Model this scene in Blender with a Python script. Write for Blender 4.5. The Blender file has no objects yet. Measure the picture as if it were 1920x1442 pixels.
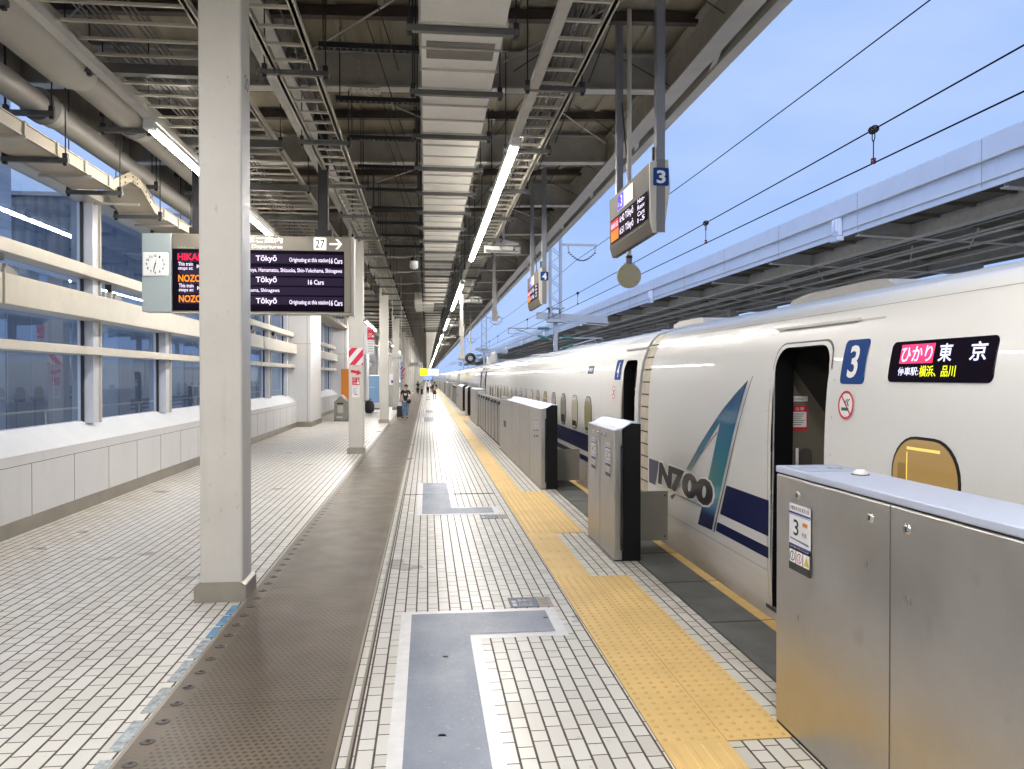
import bpy, math, random
from mathutils import Vector, Matrix
random.seed(7)
S = bpy.context.scene
COL = S.collection
# ------------------------------------------------------------------ camera, sky, sun, exposure
cam = bpy.data.cameras.new('camera'); camo = bpy.data.objects.new('camera', cam); COL.objects.link(camo)
camo.location = (0, 0, 1.59)
camo.rotation_euler = (math.radians(90 - 0.589), 0, -math.atan(160 / 1450))
cam.sensor_width = 36; cam.lens = 36 * 1450 / 1920; cam.clip_start = .05; cam.clip_end = 3000
S.camera = camo
W = bpy.data.worlds.new('World'); S.world = W; W.use_nodes = True
wn = W.node_tree.nodes; wl = W.node_tree.links
bg = wn['Background']
sky = wn.new('ShaderNodeTexSky'); sky.sky_type = 'NISHITA'; sky.sun_disc = False
sky.sun_elevation = math.radians(44); sky.sun_rotation = math.radians(188)
sky.dust_density = 1.5; sky.ozone_density = 2.5
cl = wn.new('ShaderNodeTexNoise'); cl.inputs['Scale'].default_value = 3.0; cl.inputs['Detail'].default_value = 5
tc = wn.new('ShaderNodeTexCoord'); mp = wn.new('ShaderNodeMapping'); mp.inputs['Scale'].default_value = (1, 1, 3)
wl.new(tc.outputs['Generated'], mp.inputs['Vector']); wl.new(mp.outputs['Vector'], cl.inputs['Vector'])
rmp = wn.new('ShaderNodeValToRGB')       # thin even cloud veil, pale blue before sunrise
rmp.color_ramp.elements[0].position = .3; rmp.color_ramp.elements[0].color = (2.4, 3.62, 6.6, 1)
rmp.color_ramp.elements[1].position = .72; rmp.color_ramp.elements[1].color = (3.4, 4.5, 6.95, 1)
wl.new(cl.outputs['Fac'], rmp.inputs['Fac'])
mx = wn.new('ShaderNodeMix'); mx.data_type = 'RGBA'; mx.inputs[0].default_value = .93
wl.new(sky.outputs['Color'], mx.inputs[6]); wl.new(rmp.outputs['Color'], mx.inputs[7])
wl.new(mx.outputs[2], bg.inputs['Color']); bg.inputs['Strength'].default_value = .1
sun = bpy.data.lights.new('sun', 'SUN'); sun.energy = 1.5; sun.angle = math.radians(55); sun.color = (1, .97, .93)
suno = bpy.data.objects.new('sun', sun); COL.objects.link(suno)
suno.rotation_euler = (math.radians(46), 0, math.radians(-8)); suno.location = (60, -60, 40)
S.view_settings.view_transform = 'Standard'; S.view_settings.look = 'None'
S.view_settings.exposure = 0.6; S.view_settings.gamma = 1
S.cycles.max_bounces = 10; S.cycles.diffuse_bounces = 5; S.cycles.glossy_bounces = 5; S.cycles.transparent_max_bounces = 16
S.cycles.use_denoising = True; S.cycles.caustics_reflective = False; S.cycles.caustics_refractive = False
S.cycles.sample_clamp_indirect = 6

# ------------------------------------------------------------------ materials
MATS = {}
def mat(name, col, rough=.5, metal=0, noise=0, nscale=4, bump=0, bscale=60, emit=None, estr=1, coat=0, specks=0, stretch=(1, 1, 1), spec=.5, rvar=0, ior=1.5):
    if name in MATS: return MATS[name]
    m = bpy.data.materials.new(name); m.use_nodes = True
    nt = m.node_tree; N = nt.nodes; L = nt.links; b = N['Principled BSDF']
    b.inputs['Base Color'].default_value = (*col, 1); b.inputs['Roughness'].default_value = rough
    b.inputs['Metallic'].default_value = metal; b.inputs['IOR'].default_value = ior; b.inputs['Specular IOR Level'].default_value = spec
    if coat: b.inputs['Coat Weight'].default_value = coat; b.inputs['Coat Roughness'].default_value = .04
    if emit: b.inputs['Emission Color'].default_value = (*emit, 1); b.inputs['Emission Strength'].default_value = estr
    if noise or bump or rvar:
        t = N.new('ShaderNodeTexCoord'); mp = N.new('ShaderNodeMapping'); mp.inputs['Scale'].default_value = stretch
        L.new(t.outputs['Object'], mp.inputs['Vector'])
        if noise or rvar:
            n = N.new('ShaderNodeTexNoise'); n.inputs['Scale'].default_value = nscale; n.inputs['Detail'].default_value = 7; n.inputs['Roughness'].default_value = .62
            L.new(mp.outputs['Vector'], n.inputs['Vector'])
        if noise:
            r = N.new('ShaderNodeValToRGB'); r.color_ramp.elements[0].position = .3; r.color_ramp.elements[1].position = .7
            a = max(0, 1 - noise)
            r.color_ramp.elements[0].color = (*[c * a for c in col], 1)
            r.color_ramp.elements[1].color = (*[min(1, c * (1 + noise * .5)) for c in col], 1)
            L.new(n.outputs['Fac'], r.inputs['Fac']); out = r.outputs['Color']
            if specks:      # scuffs and grime with shapes of their own
                for sc, lo, hi, amt, dk, st in ((26, .66, .78, specks, .45, (1, 1, .5)), (5, .58, .8, specks * .6, .6, (2.2, 2.2, .22))):
                    m2 = N.new('ShaderNodeMapping'); m2.inputs['Scale'].default_value = st; L.new(t.outputs['Object'], m2.inputs['Vector'])
                    n3 = N.new('ShaderNodeTexNoise'); n3.inputs['Scale'].default_value = sc; n3.inputs['Detail'].default_value = 6; L.new(m2.outputs['Vector'], n3.inputs['Vector'])
                    g = N.new('ShaderNodeMapRange'); g.inputs[1].default_value = lo; g.inputs[2].default_value = hi; g.inputs[4].default_value = amt; L.new(n3.outputs['Fac'], g.inputs[0])
                    x = N.new('ShaderNodeMix'); x.data_type = 'RGBA'; L.new(g.outputs[0], x.inputs[0]); L.new(out, x.inputs[6]); x.inputs[7].default_value = (col[0] * dk, col[1] * dk * .95, col[2] * dk * .88, 1); out = x.outputs[2]
            L.new(out, b.inputs['Base Color'])
        if rvar:
            q = N.new('ShaderNodeMapRange'); q.inputs[1].default_value = .3; q.inputs[2].default_value = .7
            q.inputs[3].default_value = max(.02, rough - rvar); q.inputs[4].default_value = rough + rvar
            L.new(n.outputs['Fac'], q.inputs[0]); L.new(q.outputs[0], b.inputs['Roughness'])
        if bump:
            n2 = N.new('ShaderNodeTexNoise'); n2.inputs['Scale'].default_value = bscale; n2.inputs['Detail'].default_value = 4
            L.new(mp.outputs['Vector'], n2.inputs['Vector'])
            bp = N.new('ShaderNodeBump'); bp.inputs['Strength'].default_value = bump; bp.inputs['Distance'].default_value = .01
            L.new(n2.outputs['Fac'], bp.inputs['Height']); L.new(bp.outputs['Normal'], b.inputs['Normal'])
    MATS[name] = m
    return m

class NT:
    """tiny node-graph helper"""
    def __init__(s, name):
        s.m = bpy.data.materials.new(name); s.m.use_nodes = True; MATS[name] = s.m
        s.N = s.m.node_tree.nodes; s.L = s.m.node_tree.links; s.b = s.N['Principled BSDF']
    def set(s, sock, v):
        if hasattr(v, 'is_linked') or isinstance(v, bpy.types.NodeSocket): s.L.new(v, sock)
        else: sock.default_value = v
    def math(s, op, a, b=0, c=None):
        n = s.N.new('ShaderNodeMath'); n.operation = op; s.set(n.inputs[0], a); s.set(n.inputs[1], b)
        if c is not None: s.set(n.inputs[2], c)
        return n.outputs[0]
    def mix(s, f, a, b):
        n = s.N.new('ShaderNodeMix'); n.data_type = 'RGBA'; s.set(n.inputs[0], f); s.set(n.inputs[6], a); s.set(n.inputs[7], b); return n.outputs[2]
    def xyz(s):
        t = s.N.new('ShaderNodeTexCoord'); q = s.N.new('ShaderNodeSeparateXYZ'); s.L.new(t.outputs['Object'], q.inputs[0]); s.vec = t.outputs['Object']; return q.outputs
    def noise(s, sc, det=4, stretch=None):
        n = s.N.new('ShaderNodeTexNoise'); n.inputs['Scale'].default_value = sc; n.inputs['Detail'].default_value = det
        v = s.vec
        if stretch:
            mp = s.N.new('ShaderNodeMapping'); mp.inputs['Scale'].default_value = stretch; s.L.new(v, mp.inputs['Vector']); v = mp.outputs['Vector']
        s.L.new(v, n.inputs['Vector']); return n.outputs['Fac']
    def white(s, a, b):
        n = s.N.new('ShaderNodeTexWhiteNoise'); n.noise_dimensions = '2D'; c = s.N.new('ShaderNodeCombineXYZ'); s.set(c.inputs[0], a); s.set(c.inputs[1], b)
        s.L.new(c.outputs[0], n.inputs['Vector']); return n.outputs['Value']
    def ramp(s, f, stops):
        r = s.N.new('ShaderNodeValToRGB'); s.L.new(f, r.inputs['Fac']); e = r.color_ramp.elements
        while len(e) < len(stops): e.new(.5)
        for k, (p, c) in enumerate(stops): e[k].position = p; e[k].color = (*c, 1)
        return r.outputs['Color']
    def rng(s, f, a, b, c, d):
        n = s.N.new('ShaderNodeMapRange'); s.set(n.inputs[0], f)
        for k, v in enumerate((a, b, c, d)): n.inputs[k + 1].default_value = v
        return n.outputs[0]
    def bump(s, h, st, d=.004):
        n = s.N.new('ShaderNodeBump'); n.inputs['Strength'].default_value = st; n.inputs['Distance'].default_value = d
        s.L.new(h, n.inputs['Height']); s.L.new(n.outputs['Normal'], s.b.inputs['Normal'])

def tile_material():
    k = NT('floor_tiles'); X, Y, Z = k.xyz()
    cw, rl = .0755, .285
    u = k.math('DIVIDE', X, k.rng(k.math('LESS_THAN', X, -1.275), 0, 1, cw, .087)); ui = k.math('FLOOR', u); uf = k.math('SUBTRACT', u, ui)
    par = k.math('MODULO', k.math('ABSOLUTE', ui), 2)
    v = k.math('ADD', k.math('DIVIDE', Y, rl), k.math('MULTIPLY', par, .52)); vi = k.math('FLOOR', v); vf = k.math('SUBTRACT', v, vi)
    g1 = k.math('ADD', k.math('LESS_THAN', uf, .135), 0)                      # long joints
    g2 = k.math('LESS_THAN', vf, .026)
    g3 = k.math('COMPARE', vf, .66, .013)
    gx = k.math('MAXIMUM', k.math('MAXIMUM', g1, g2), g3)
    jf = k.math('FRACT', k.math('DIVIDE', k.math('ADD', Y, .05), 10.5)); jn = k.math('LESS_THAN', jf, .0014)
    big = k.math('GREATER_THAN', vf, .66)
    w = k.white(k.math('ADD', k.math('MULTIPLY', ui, 1.37), k.math('MULTIPLY', big, .5)), vi)
    dirt = k.noise(1.6, 6); spot = k.noise(130, 3)
    base = k.ramp(w, [(0, (.55, .53, .49)), (.12, (.60, .585, .545)), (.6, (.63, .615, .575)), (1, (.67, .655, .62))])
    base = k.mix(k.rng(dirt, .45, .8, 0, .3), base, (.45, .39, .30, 1))
    base = k.mix(k.rng(k.noise(16, 2), .70, .74, 0, .35), base, (.30, .26, .21, 1)); base = k.mix(k.rng(spot, .58, .74, 0, .28), base, (.25, .22, .19, 1))
    wallf = k.math('MULTIPLY', k.rng(X, -3.1, -4.1, 0, .55), k.rng(k.noise(2.3, 5), .35, .6, 0, 1))
    base = k.mix(wallf, base, (.40, .32, .22, 1))
    edgf = k.math('MULTIPLY', k.rng(X, 1.55, 1.82, 0, .5), k.rng(k.noise(3.3, 5), .4, .6, 0, 1))
    base = k.mix(edgf, base, (.33, .27, .2, 1))
    grout = k.mix(k.rng(k.noise(9, 3), .3, .7, 0, 1), (.05, .040, .030, 1), (.105, .087, .067, 1))
    c = k.mix(gx, base, grout); c = k.mix(jn, c, (.03, .03, .03, 1))
    k.L.new(c, k.b.inputs['Base Color'])
    r = k.rng(k.noise(1.3, 4), .3, .7, .27, .36); k.L.new(k.math('MAXIMUM', r, k.math('MULTIPLY', gx, .8)), k.b.inputs['Roughness'])
    hh = k.math('ADD', k.math('MULTIPLY', gx, -1), k.math('MULTIPLY', k.noise(60, 3), .35)); k.bump(hh, .5, .003)
    return k.m

def mat_material():
    k = NT('ribbed_rubber'); X, Y, Z = k.xyz()
    p = .034
    def cell(s, off): return k.math('SUBTRACT', k.math('FRACT', k.math('ADD', k.math('DIVIDE', s, p), off)), .5)
    row = k.math('MODULO', k.math('ABSOLUTE', k.math('FLOOR', k.math('DIVIDE', Y, p))), 2)
    a = k.math('ABSOLUTE', k.math('SUBTRACT', k.math('FRACT', k.math('ADD', k.math('DIVIDE', X, p), k.math('MULTIPLY', row, .5))), .5)); b = k.math('ABSOLUTE', cell(Y, 0))
    c1 = k.math('MULTIPLY', k.math('LESS_THAN', a, .33), k.math('LESS_THAN', b, .12))
    c2 = k.math('MULTIPLY', k.math('LESS_THAN', a, .12), k.math('LESS_THAN', b, .33))
    cr = k.math('MAXIMUM', c1, c2)
    inner = k.math('MULTIPLY', k.math('GREATER_THAN', X, -1.16), k.math('LESS_THAN', X, -.43)); cr = k.math('MULTIPLY', cr, inner)
    dirt = k.noise(2.2, 6, (1, .5, 1))
    base = k.ramp(dirt, [(.3, (.085, .064, .042)), (.7, (.135, .104, .071))])
    base = k.mix(k.math('MULTIPLY', cr, .85), base, (.02, .015, .011, 1))
    j = k.math('LESS_THAN', k.math('FRACT', k.math('DIVIDE', k.math('ADD', Y, .35), 2.1)), .003)
    base = k.mix(j, base, (.02, .018, .015, 1))
    k.L.new(base, k.b.inputs['Base Color']); k.L.new(k.rng(k.noise(4, 5), .3, .7, .35, .44), k.b.inputs['Roughness'])
    k.bump(k.math('ADD', k.math('MULTIPLY', cr, -1), k.math('MULTIPLY', k.noise(90, 2), .3)), 1.0, .005)
    return k.m

def marking_material():
    k = NT('worn_slate_blue_film'); k.xyz()
    a = k.noise(3.2, 8, (1, .6, 1)); s = k.noise(46, 4, (1, .7, 1)); q = k.noise(150, 2)
    base = k.ramp(a, [(.3, (.13, .155, .215)), (.55, (.18, .21, .275)), (.75, (.25, .275, .32))])
    base = k.mix(k.rng(s, .58, .72, 0, .6), base, (.34, .35, .36, 1)); base = k.mix(k.rng(q, .64, .74, 0, .6), base, (.07, .08, .1, 1))
    k.L.new(base, k.b.inputs['Base Color']); k.L.new(k.rng(s, .35, .65, .36, .55), k.b.inputs['Roughness']); k.bump(s, .15, .0015)
    return k.m

def glass_material():
    m = bpy.data.materials.new('window_glass'); m.use_nodes = True; MATS['window_glass'] = m
    N = m.node_tree.nodes; L = m.node_tree.links; N.clear()
    o = N.new('ShaderNodeOutputMaterial'); t = N.new('ShaderNodeBsdfTransparent'); t.inputs[0].default_value = (.92, .945, .965, 1)
    g = N.new('ShaderNodeBsdfGlossy'); g.inputs['Roughness'].default_value = 0; g.inputs['Color'].default_value = (.72, .84, 1, 1)
    f = N.new('ShaderNodeFresnel'); f.inputs['IOR'].default_value = 2.25
    x = N.new('ShaderNodeMixShader'); ge = N.new('ShaderNodeNewGeometry'); q = N.new('ShaderNodeMath'); q.operation = 'SUBTRACT'; q.inputs[0].default_value = 1; L.new(ge.outputs['Backfacing'], q.inputs[1]); w = N.new('ShaderNodeMath'); w.operation = 'MULTIPLY'; L.new(f.outputs[0], w.inputs[0]); L.new(q.outputs[0], w.inputs[1]); L.new(w.outputs[0], x.inputs[0]); L.new(t.outputs[0], x.inputs[1]); L.new(g.outputs[0], x.inputs[2]); L.new(x.outputs[0], o.inputs[0])
    return m

def steel_material():
    k = NT('brushed_stainless'); k.xyz()
    sm = k.noise(2.6, 6); fine = k.noise(14, 3, (1, 26, 1)); spot = k.noise(6, 4)
    base = k.ramp(sm, [(.3, (.57, .545, .505)), (.7, (.69, .67, .64))]); base = k.mix(k.rng(spot, .66, .8, 0, .22), base, (.25, .235, .22, 1)); base = k.mix(k.rng(k.noise(60, 3, (1, 30, .6)), .35, .7, 0, .22), base, (.34, .32, .30, 1))
    k.L.new(base, k.b.inputs['Base Color']); k.b.inputs['Metallic'].default_value = 1
    r = k.math('ADD', k.rng(sm, .3, .7, .24, .40), k.math('MULTIPLY', fine, .06)); k.L.new(r, k.b.inputs['Roughness'])
    k.b.inputs['Anisotropic'].default_value = .4; k.bump(k.math('ADD', k.math('MULTIPLY', fine, .2), k.noise(1.1, 2)), .12, .02)
    return k.m

def logo_material():
    k = NT('teal_gradient_film'); X, Y, Z = k.xyz()
    c = k.ramp(k.rng(Z, .3, 1.56, 0, 1), [(0, (.006, .012, .06)), (.09, (.008, .02, .085)), (.17, (.10, .22, .36)), (.25, (.16, .33, .38)), (.33, (.015, .18, .19)), (.6, (.006, .12, .22)), (1, (.006, .055, .16))])
    k.L.new(c, k.b.inputs['Base Color']); k.b.inputs['Roughness'].default_value = .12
    return k.m

def train_material():
    k = NT('glossy_white_train_paint'); X, Y, Z = k.xyz()
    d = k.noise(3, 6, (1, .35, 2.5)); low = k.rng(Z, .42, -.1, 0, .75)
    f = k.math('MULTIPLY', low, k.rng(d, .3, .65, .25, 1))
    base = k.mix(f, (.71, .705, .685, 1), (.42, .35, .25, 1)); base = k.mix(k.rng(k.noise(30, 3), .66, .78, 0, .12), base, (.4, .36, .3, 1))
    k.L.new(base, k.b.inputs['Base Color']); k.b.inputs['Roughness'].default_value = .34; k.b.inputs['Coat Weight'].default_value = .45; k.b.inputs['Coat Roughness'].default_value = .06
    k.bump(k.noise(.9, 2, (1, .8, 1.6)), .05, .05)
    return k.m

def corrugated_material():
    k = NT('dark_corrugated_cladding'); X, Y, Z = k.xyz()
    s = k.math('SINE', k.math('MULTIPLY', X, 12)); a = k.noise(.35, 6, (1, 1, 3))
    base = k.ramp(a, [(.35, (.10, .14, .20)), (.7, (.16, .205, .27))]); base = k.mix(k.rng(s, .2, .9, 0, .5), base, (.04, .06, .10, 1))
    k.L.new(base, k.b.inputs['Base Color']); k.b.inputs['Roughness'].default_value = .6; k.bump(s, .6, .1)
    return k.m

TILE = tile_material(); MATT = mat_material(); FILM = marking_material(); GLASS = glass_material(); STEEL = steel_material(); LOGO = logo_material(); TRAIN = train_material(); CORR = corrugated_material()
cream = mat('cream_paint', (.58, .54, .45), .4, noise=.08, nscale=3, specks=.35)
colpaint = mat('column_paint', (.60, .575, .52), .38, specks=.45, noise=.07, nscale=2.2, bump=.05, bscale=120)
wallw = mat('white_wall_panel', (.68, .665, .65), .35, noise=.05, nscale=1.8, specks=.4)
sillm = mat('pale_sill_panel', (.68, .69, .70), .3, noise=.06, nscale=2, specks=.3)
mullm = mat('pale_blue_grey_frame', (.56, .57, .60), .35, noise=.05)
grey = mat('warm_grey_steel', (.37, .35, .31), .55, noise=.2, nscale=3)
greyl = mat('pale_grey_steel', (.46, .44, .39), .5, specks=.5, noise=.12, nscale=3)
deckm = mat('brown_roof_deck', (.26, .228, .165), .75, noise=.25, nscale=2, stretch=(3, .4, 1))
purl = mat('dark_brown_purlin', (.05, .036, .027), .6)
galv = mat('galvanised_channel', (.10, .10, .095), .5, metal=.3, noise=.2, nscale=8)
black = mat('matt_black', (.012, .012, .013), .5)
darkg = mat('dark_grey_rubber', (.12, .125, .12), .7, noise=.35, nscale=3, bump=.4, bscale=30)
ductm = mat('duct_white', (.84, .81, .73), .5, noise=.07, nscale=2.5, specks=.35)
ladm = mat('ladder_cream', (.47, .44, .36), .45, noise=.06)
cablem = mat('grey_cable', (.12, .115, .105), .6)
cabled = mat('dark_cable', (.035, .035, .037), .5)
pipem = mat('pipe_lagging', (.30, .28, .24), .42, noise=.12, nscale=2.5, rvar=.08)
collar = mat('grey_pipe_collar', (.17, .165, .155), .6, noise=.15)
tube = mat('lit_tube', (1, 1, 1), .4, emit=(1, .95, .89), estr=74)
lampw = mat('lamp_housing', (.62, .61, .58), .35)
white = mat('white_film', (.78, .78, .78), .35, noise=.05, nscale=9)
whitep = mat('white_print', (.82, .82, .80), .4)
blackp = mat('black_print', (.015, .015, .018), .4)
grout_w = mat('white_floor_tape', (.72, .72, .72), .38, noise=.12, nscale=14)
yel = mat('yellow_tactile', (.72, .50, .195), .5, noise=.14, nscale=2.4, bump=.12, bscale=160)
yeld = mat('shaded_yellow_dome', (.60, .39, .115), .45)  # darker than the tile: dot-edge shading put into the dome colour
yel2 = mat('yellow_tactile_worn', (.60, .40, .14), .55, noise=.2, nscale=5)
navy = mat('navy_stripe', (.006, .010, .055), .35, spec=.15)
navyg = mat('navy_grey_stripe', (.045, .05, .095), .4, spec=.2)
bluep = mat('blue_plate', (.010, .05, .20), .6, spec=.08)
redp = mat('red_print', (.55, .02, .05), .4)
rubber = mat('black_rubber', (.003, .003, .004), .45, spec=.25)
kick = mat('kick_plate_steel', (.36, .33, .275), .38, metal=.7, noise=.18, nscale=2)
bellow = mat('beige_bellows', (.52, .46, .36), .55, noise=.3, nscale=6)
LID = mat('sky_tinted_lid_steel', (.60, .65, .78), .5, metal=.55, noise=.06, nscale=3, rvar=.08)  # blue of the reflected sky is put into the lid colour
def led(name, c, s): return mat(name, (.01, .01, .01), .8, emit=c, estr=s * .72, spec=.02)
ledw = led('led_white', (.9, .78, 1), 1.5); ledr = led('led_red', (1, .012, .06), 1.5); ledo = led('led_orange', (1, .27, .01), 1.6); ledy = led('led_yellow', (.9, .95, .02), 1.4)
ledb = led('led_blue', (.12, .10, .9), 1.2); lpink = led('led_pink_block', (.9, .06, .10), .95); lorange = led('led_orange_block', (1, .32, .06), .95)
ledwp = led('led_bluish_white', (.72, .72, 1), 1.7)
screen = mat('dark_screen', (.006, .004, .010), .8, spec=.03); band = mat('dark_violet_band', (.018, .013, .028), .8, spec=.05, emit=(.03, .02, .05), estr=.25)

# ------------------------------------------------------------------ mesh builder
_TXT = {}
def text_mesh(s, off=0.0):
    key = (s, off)
    if key not in _TXT:
        c = bpy.data.curves.new('lettering', 'FONT'); c.body = s; c.size = 1; c.offset = off; c.resolution_u = 3
        o = bpy.data.objects.new('lettering', c); COL.objects.link(o)
        me = bpy.data.meshes.new_from_object(o.evaluated_get(bpy.context.evaluated_depsgraph_get()))
        vs = [v.co.copy() for v in me.vertices]; fs = [tuple(p.vertices) for p in me.polygons]
        bpy.data.objects.remove(o); bpy.data.curves.remove(c); bpy.data.meshes.remove(me)
        x0 = min(v.x for v in vs); x1 = max(v.x for v in vs); y0 = min(v.y for v in vs); y1 = max(v.y for v in vs)
        _TXT[key] = ([((v.x - x0) / (x1 - x0), (v.y - y0) / (y1 - y0)) for v in vs], fs, (x1 - x0) / max(1e-6, y1 - y0))
    return _TXT[key]

class MB:
    def __init__(s): s.v = []; s.f = []; s.mi = []; s.ms = []; s.sm = []
    def mid(s, m):
        if m not in s.ms: s.ms.append(m)
        return s.ms.index(m)
    def add(s, vs, fs, m, smooth=False):
        b = len(s.v); s.v.extend(tuple(v) for v in vs); k = s.mid(m)
        for f in fs: s.f.append(tuple(b + i for i in f)); s.mi.append(k); s.sm.append(smooth)
        return s
    def box(s, x0, x1, y0, y1, z0, z1, m):
        return s.add([(x, y, z) for x in (x0, x1) for y in (y0, y1) for z in (z0, z1)],
                     [(0, 1, 3, 2), (4, 6, 7, 5), (0, 4, 5, 1), (2, 3, 7, 6), (0, 2, 6, 4), (1, 5, 7, 3)], m)
    def poly(s, pts, m): return s.add(pts, [tuple(range(len(pts)))], m)
    def bar(s, a, b, w, h, m, up=(0, 0, 1)):
        a = Vector(a); b = Vector(b); d = (b - a).normalized(); u = Vector(up)
        if abs(d.dot(u)) > .97: u = Vector((1, 0, 0))
        r = d.cross(u).normalized() * (w / 2); q = r.cross(d).normalized() * (h / 2)
        return s.add([p + i * r + j * q for p in (a, b) for i, j in ((-1, -1), (1, -1), (1, 1), (-1, 1))],
                     [(3, 2, 1, 0), (4, 5, 6, 7), (0, 1, 5, 4), (1, 2, 6, 5), (2, 3, 7, 6), (3, 0, 4, 7)], m)
    def cyl(s, a, b, r, m, n=10, r2=None, caps=True):
        a = Vector(a); b = Vector(b); r2 = r if r2 is None else r2; d = (b - a).normalized()
        u = Vector((0, 0, 1)) if abs(d.z) < .9 else Vector((1, 0, 0)); e = d.cross(u).normalized(); g = e.cross(d)
        vs = []
        for p, q in ((a, r), (b, r2)):
            for k in range(n): t = 2 * math.pi * k / n; vs.append(p + (e * math.cos(t) + g * math.sin(t)) * q)
        s.add(vs, [(k, k + n, (k + 1) % n + n, (k + 1) % n) for k in range(n)], m, True)
        if caps:
            s.add(vs[:n], [tuple(range(n))], m); s.add(vs[n:], [tuple(range(n - 1, -1, -1))], m)
        return s
    def tube(s, pts, r, m, n=6):
        for a, b in zip(pts, pts[1:]): s.cyl(a, b, r, m, n)
        return s
    def lathe(s, prof, c, m, n=20, axis='z'):
        vs = []; c = Vector(c)
        for r, h in prof:
            for k in range(n):
                t = 2 * math.pi * k / n; p = (r * math.cos(t), r * math.sin(t), h)
                if axis == 'y': p = (p[0], h, p[1])
                if axis == 'x': p = (h, p[0], p[1])
                vs.append(c + Vector(p))
        fs = [(i * n + k, i * n + (k + 1) % n, (i + 1) * n + (k + 1) % n, (i + 1) * n + k) for i in range(len(prof) - 1) for k in range(n)]
        return s.add(vs, fs, m, True)
    def prism(s, pts, a0, a1, m, axis='y', smooth=False):
        def P(p, a): return {'y': (p[0], a, p[1]), 'x': (a, p[0], p[1]), 'z': (p[0], p[1], a)}[axis]
        n = len(pts); vs = [P(p, a0) for p in pts] + [P(p, a1) for p in pts]
        s.add(vs, [(k, (k + 1) % n, (k + 1) % n + n, k + n) for k in range(n)], m, smooth)
        s.add(vs[:n], [tuple(range(n))], m); s.add(vs[n:], [tuple(range(n))], m); return s
    def rrect(s, fn, u0, u1, v0, v1, r, m, n=5, th=None):
        """rounded rectangle; fn(u, v) -> point; th = second fn for thickness"""
        pts = []
        for cu, cv, a0 in ((u1 - r, v1 - r, 0), (u0 + r, v1 - r, 90), (u0 + r, v0 + r, 180), (u1 - r, v0 + r, 270)):
            for k in range(n + 1):
                t = math.radians(a0 + 90 * k / n); pts.append((cu + r * math.cos(t), cv + r * math.sin(t)))
        s.poly([fn(*p) for p in pts], m)
        if th:
            q = len(pts); a = [fn(*p) for p in pts]; b = [th(*p) for p in pts]
            s.add(a + b, [(k, (k + 1) % q, (k + 1) % q + q, k + q) for k in range(q)], m)
        return s
    def ring(s, fn, cu, cv, r0, r1, m, n=28, sy=1.0):
        a = [fn(cu + r0 * math.cos(2 * math.pi * k / n), cv + sy * r0 * math.sin(2 * math.pi * k / n)) for k in range(n)]
        b = [fn(cu + r1 * math.cos(2 * math.pi * k / n), cv + sy * r1 * math.sin(2 * math.pi * k / n)) for k in range(n)]
        return s.add(a + b, [(k, (k + 1) % n, (k + 1) % n + n, k + n) for k in range(n)], m)
    def text(s, t, fn, u, v, h, m, w=None, off=0.0, align='l', shear=0.0):
        """lettering on a surface given by fn(u, v); lower left corner (u, v); h high, w wide"""
        vs, fs, asp = text_mesh(t, off); w = asp * h if w is None else w
        if align == 'c': u -= w / 2
        if align == 'r': u -= w
        return s.add([fn(u + p[0] * w + p[1] * h * shear, v + p[1] * h) for p in vs], fs, m)
    def build(s, name, parent=None, loc=None, bevel=0):
        o0 = Vector(parent.matrix_basis.translation) if parent is not None else Vector((0, 0, 0))
        if parent is not None and parent.parent is not None: o0 = o0 + parent.parent.matrix_basis.translation
        if loc is not None: o0 = Vector(loc)
        me = bpy.data.meshes.new(name)
        me.from_pydata([tuple(Vector(v) - o0) for v in s.v], [], s.f)
        for m in s.ms: me.materials.append(m)
        me.polygons.foreach_set('material_index', s.mi); me.polygons.foreach_set('use_smooth', s.sm); me.update()
        o = bpy.data.objects.new(name, me); COL.objects.link(o)
        if parent is not None: o.parent = parent
        elif loc is not None: o.location = loc
        if bevel:
            b = o.modifiers.new('bevel', 'BEVEL'); b.width = bevel; b.segments = 2; b.limit_method = 'ANGLE'; b.angle_limit = math.radians(40)
        return o

def thing(name, label, cat, loc=(0, 0, 0), group=None):
    o = bpy.data.objects.new(name, None); o.empty_display_size = .2; COL.objects.link(o); o.location = loc
    o['label'] = label; o['category'] = cat
    if group: o['group'] = group
    return o
def tag(o, label, cat, group=None):
    o['label'] = label; o['category'] = cat
    if group: o['group'] = group
    return o
def kind(o, k): o['kind'] = k; return o
def part(o, label): o['label'] = label; return o
def copy_tree(o, loc, label, group=None, parent=None):
    c = o.copy(); COL.objects.link(c)
    if parent is None:
        c.location = loc; c['label'] = label
        if group: c['group'] = group
    else: c.parent = parent
    for ch in [x for x in bpy.data.objects if x.parent == o]: copy_tree(ch, None, None, None, c)
    return c
def fxz(y, nx=1): return lambda u, v: (u, y, v)            # plane facing the camera (reads left to right along +x)
def fyz(x): return lambda u, v: (x, -u, v)                 # plane seen from the platform side (reads towards -y): u = -y
def fyzl(x): return lambda u, v: (x, u, v)                 # plane seen from the right (reads towards +y)
def fxy(z): return lambda u, v: (u, v, z)

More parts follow.
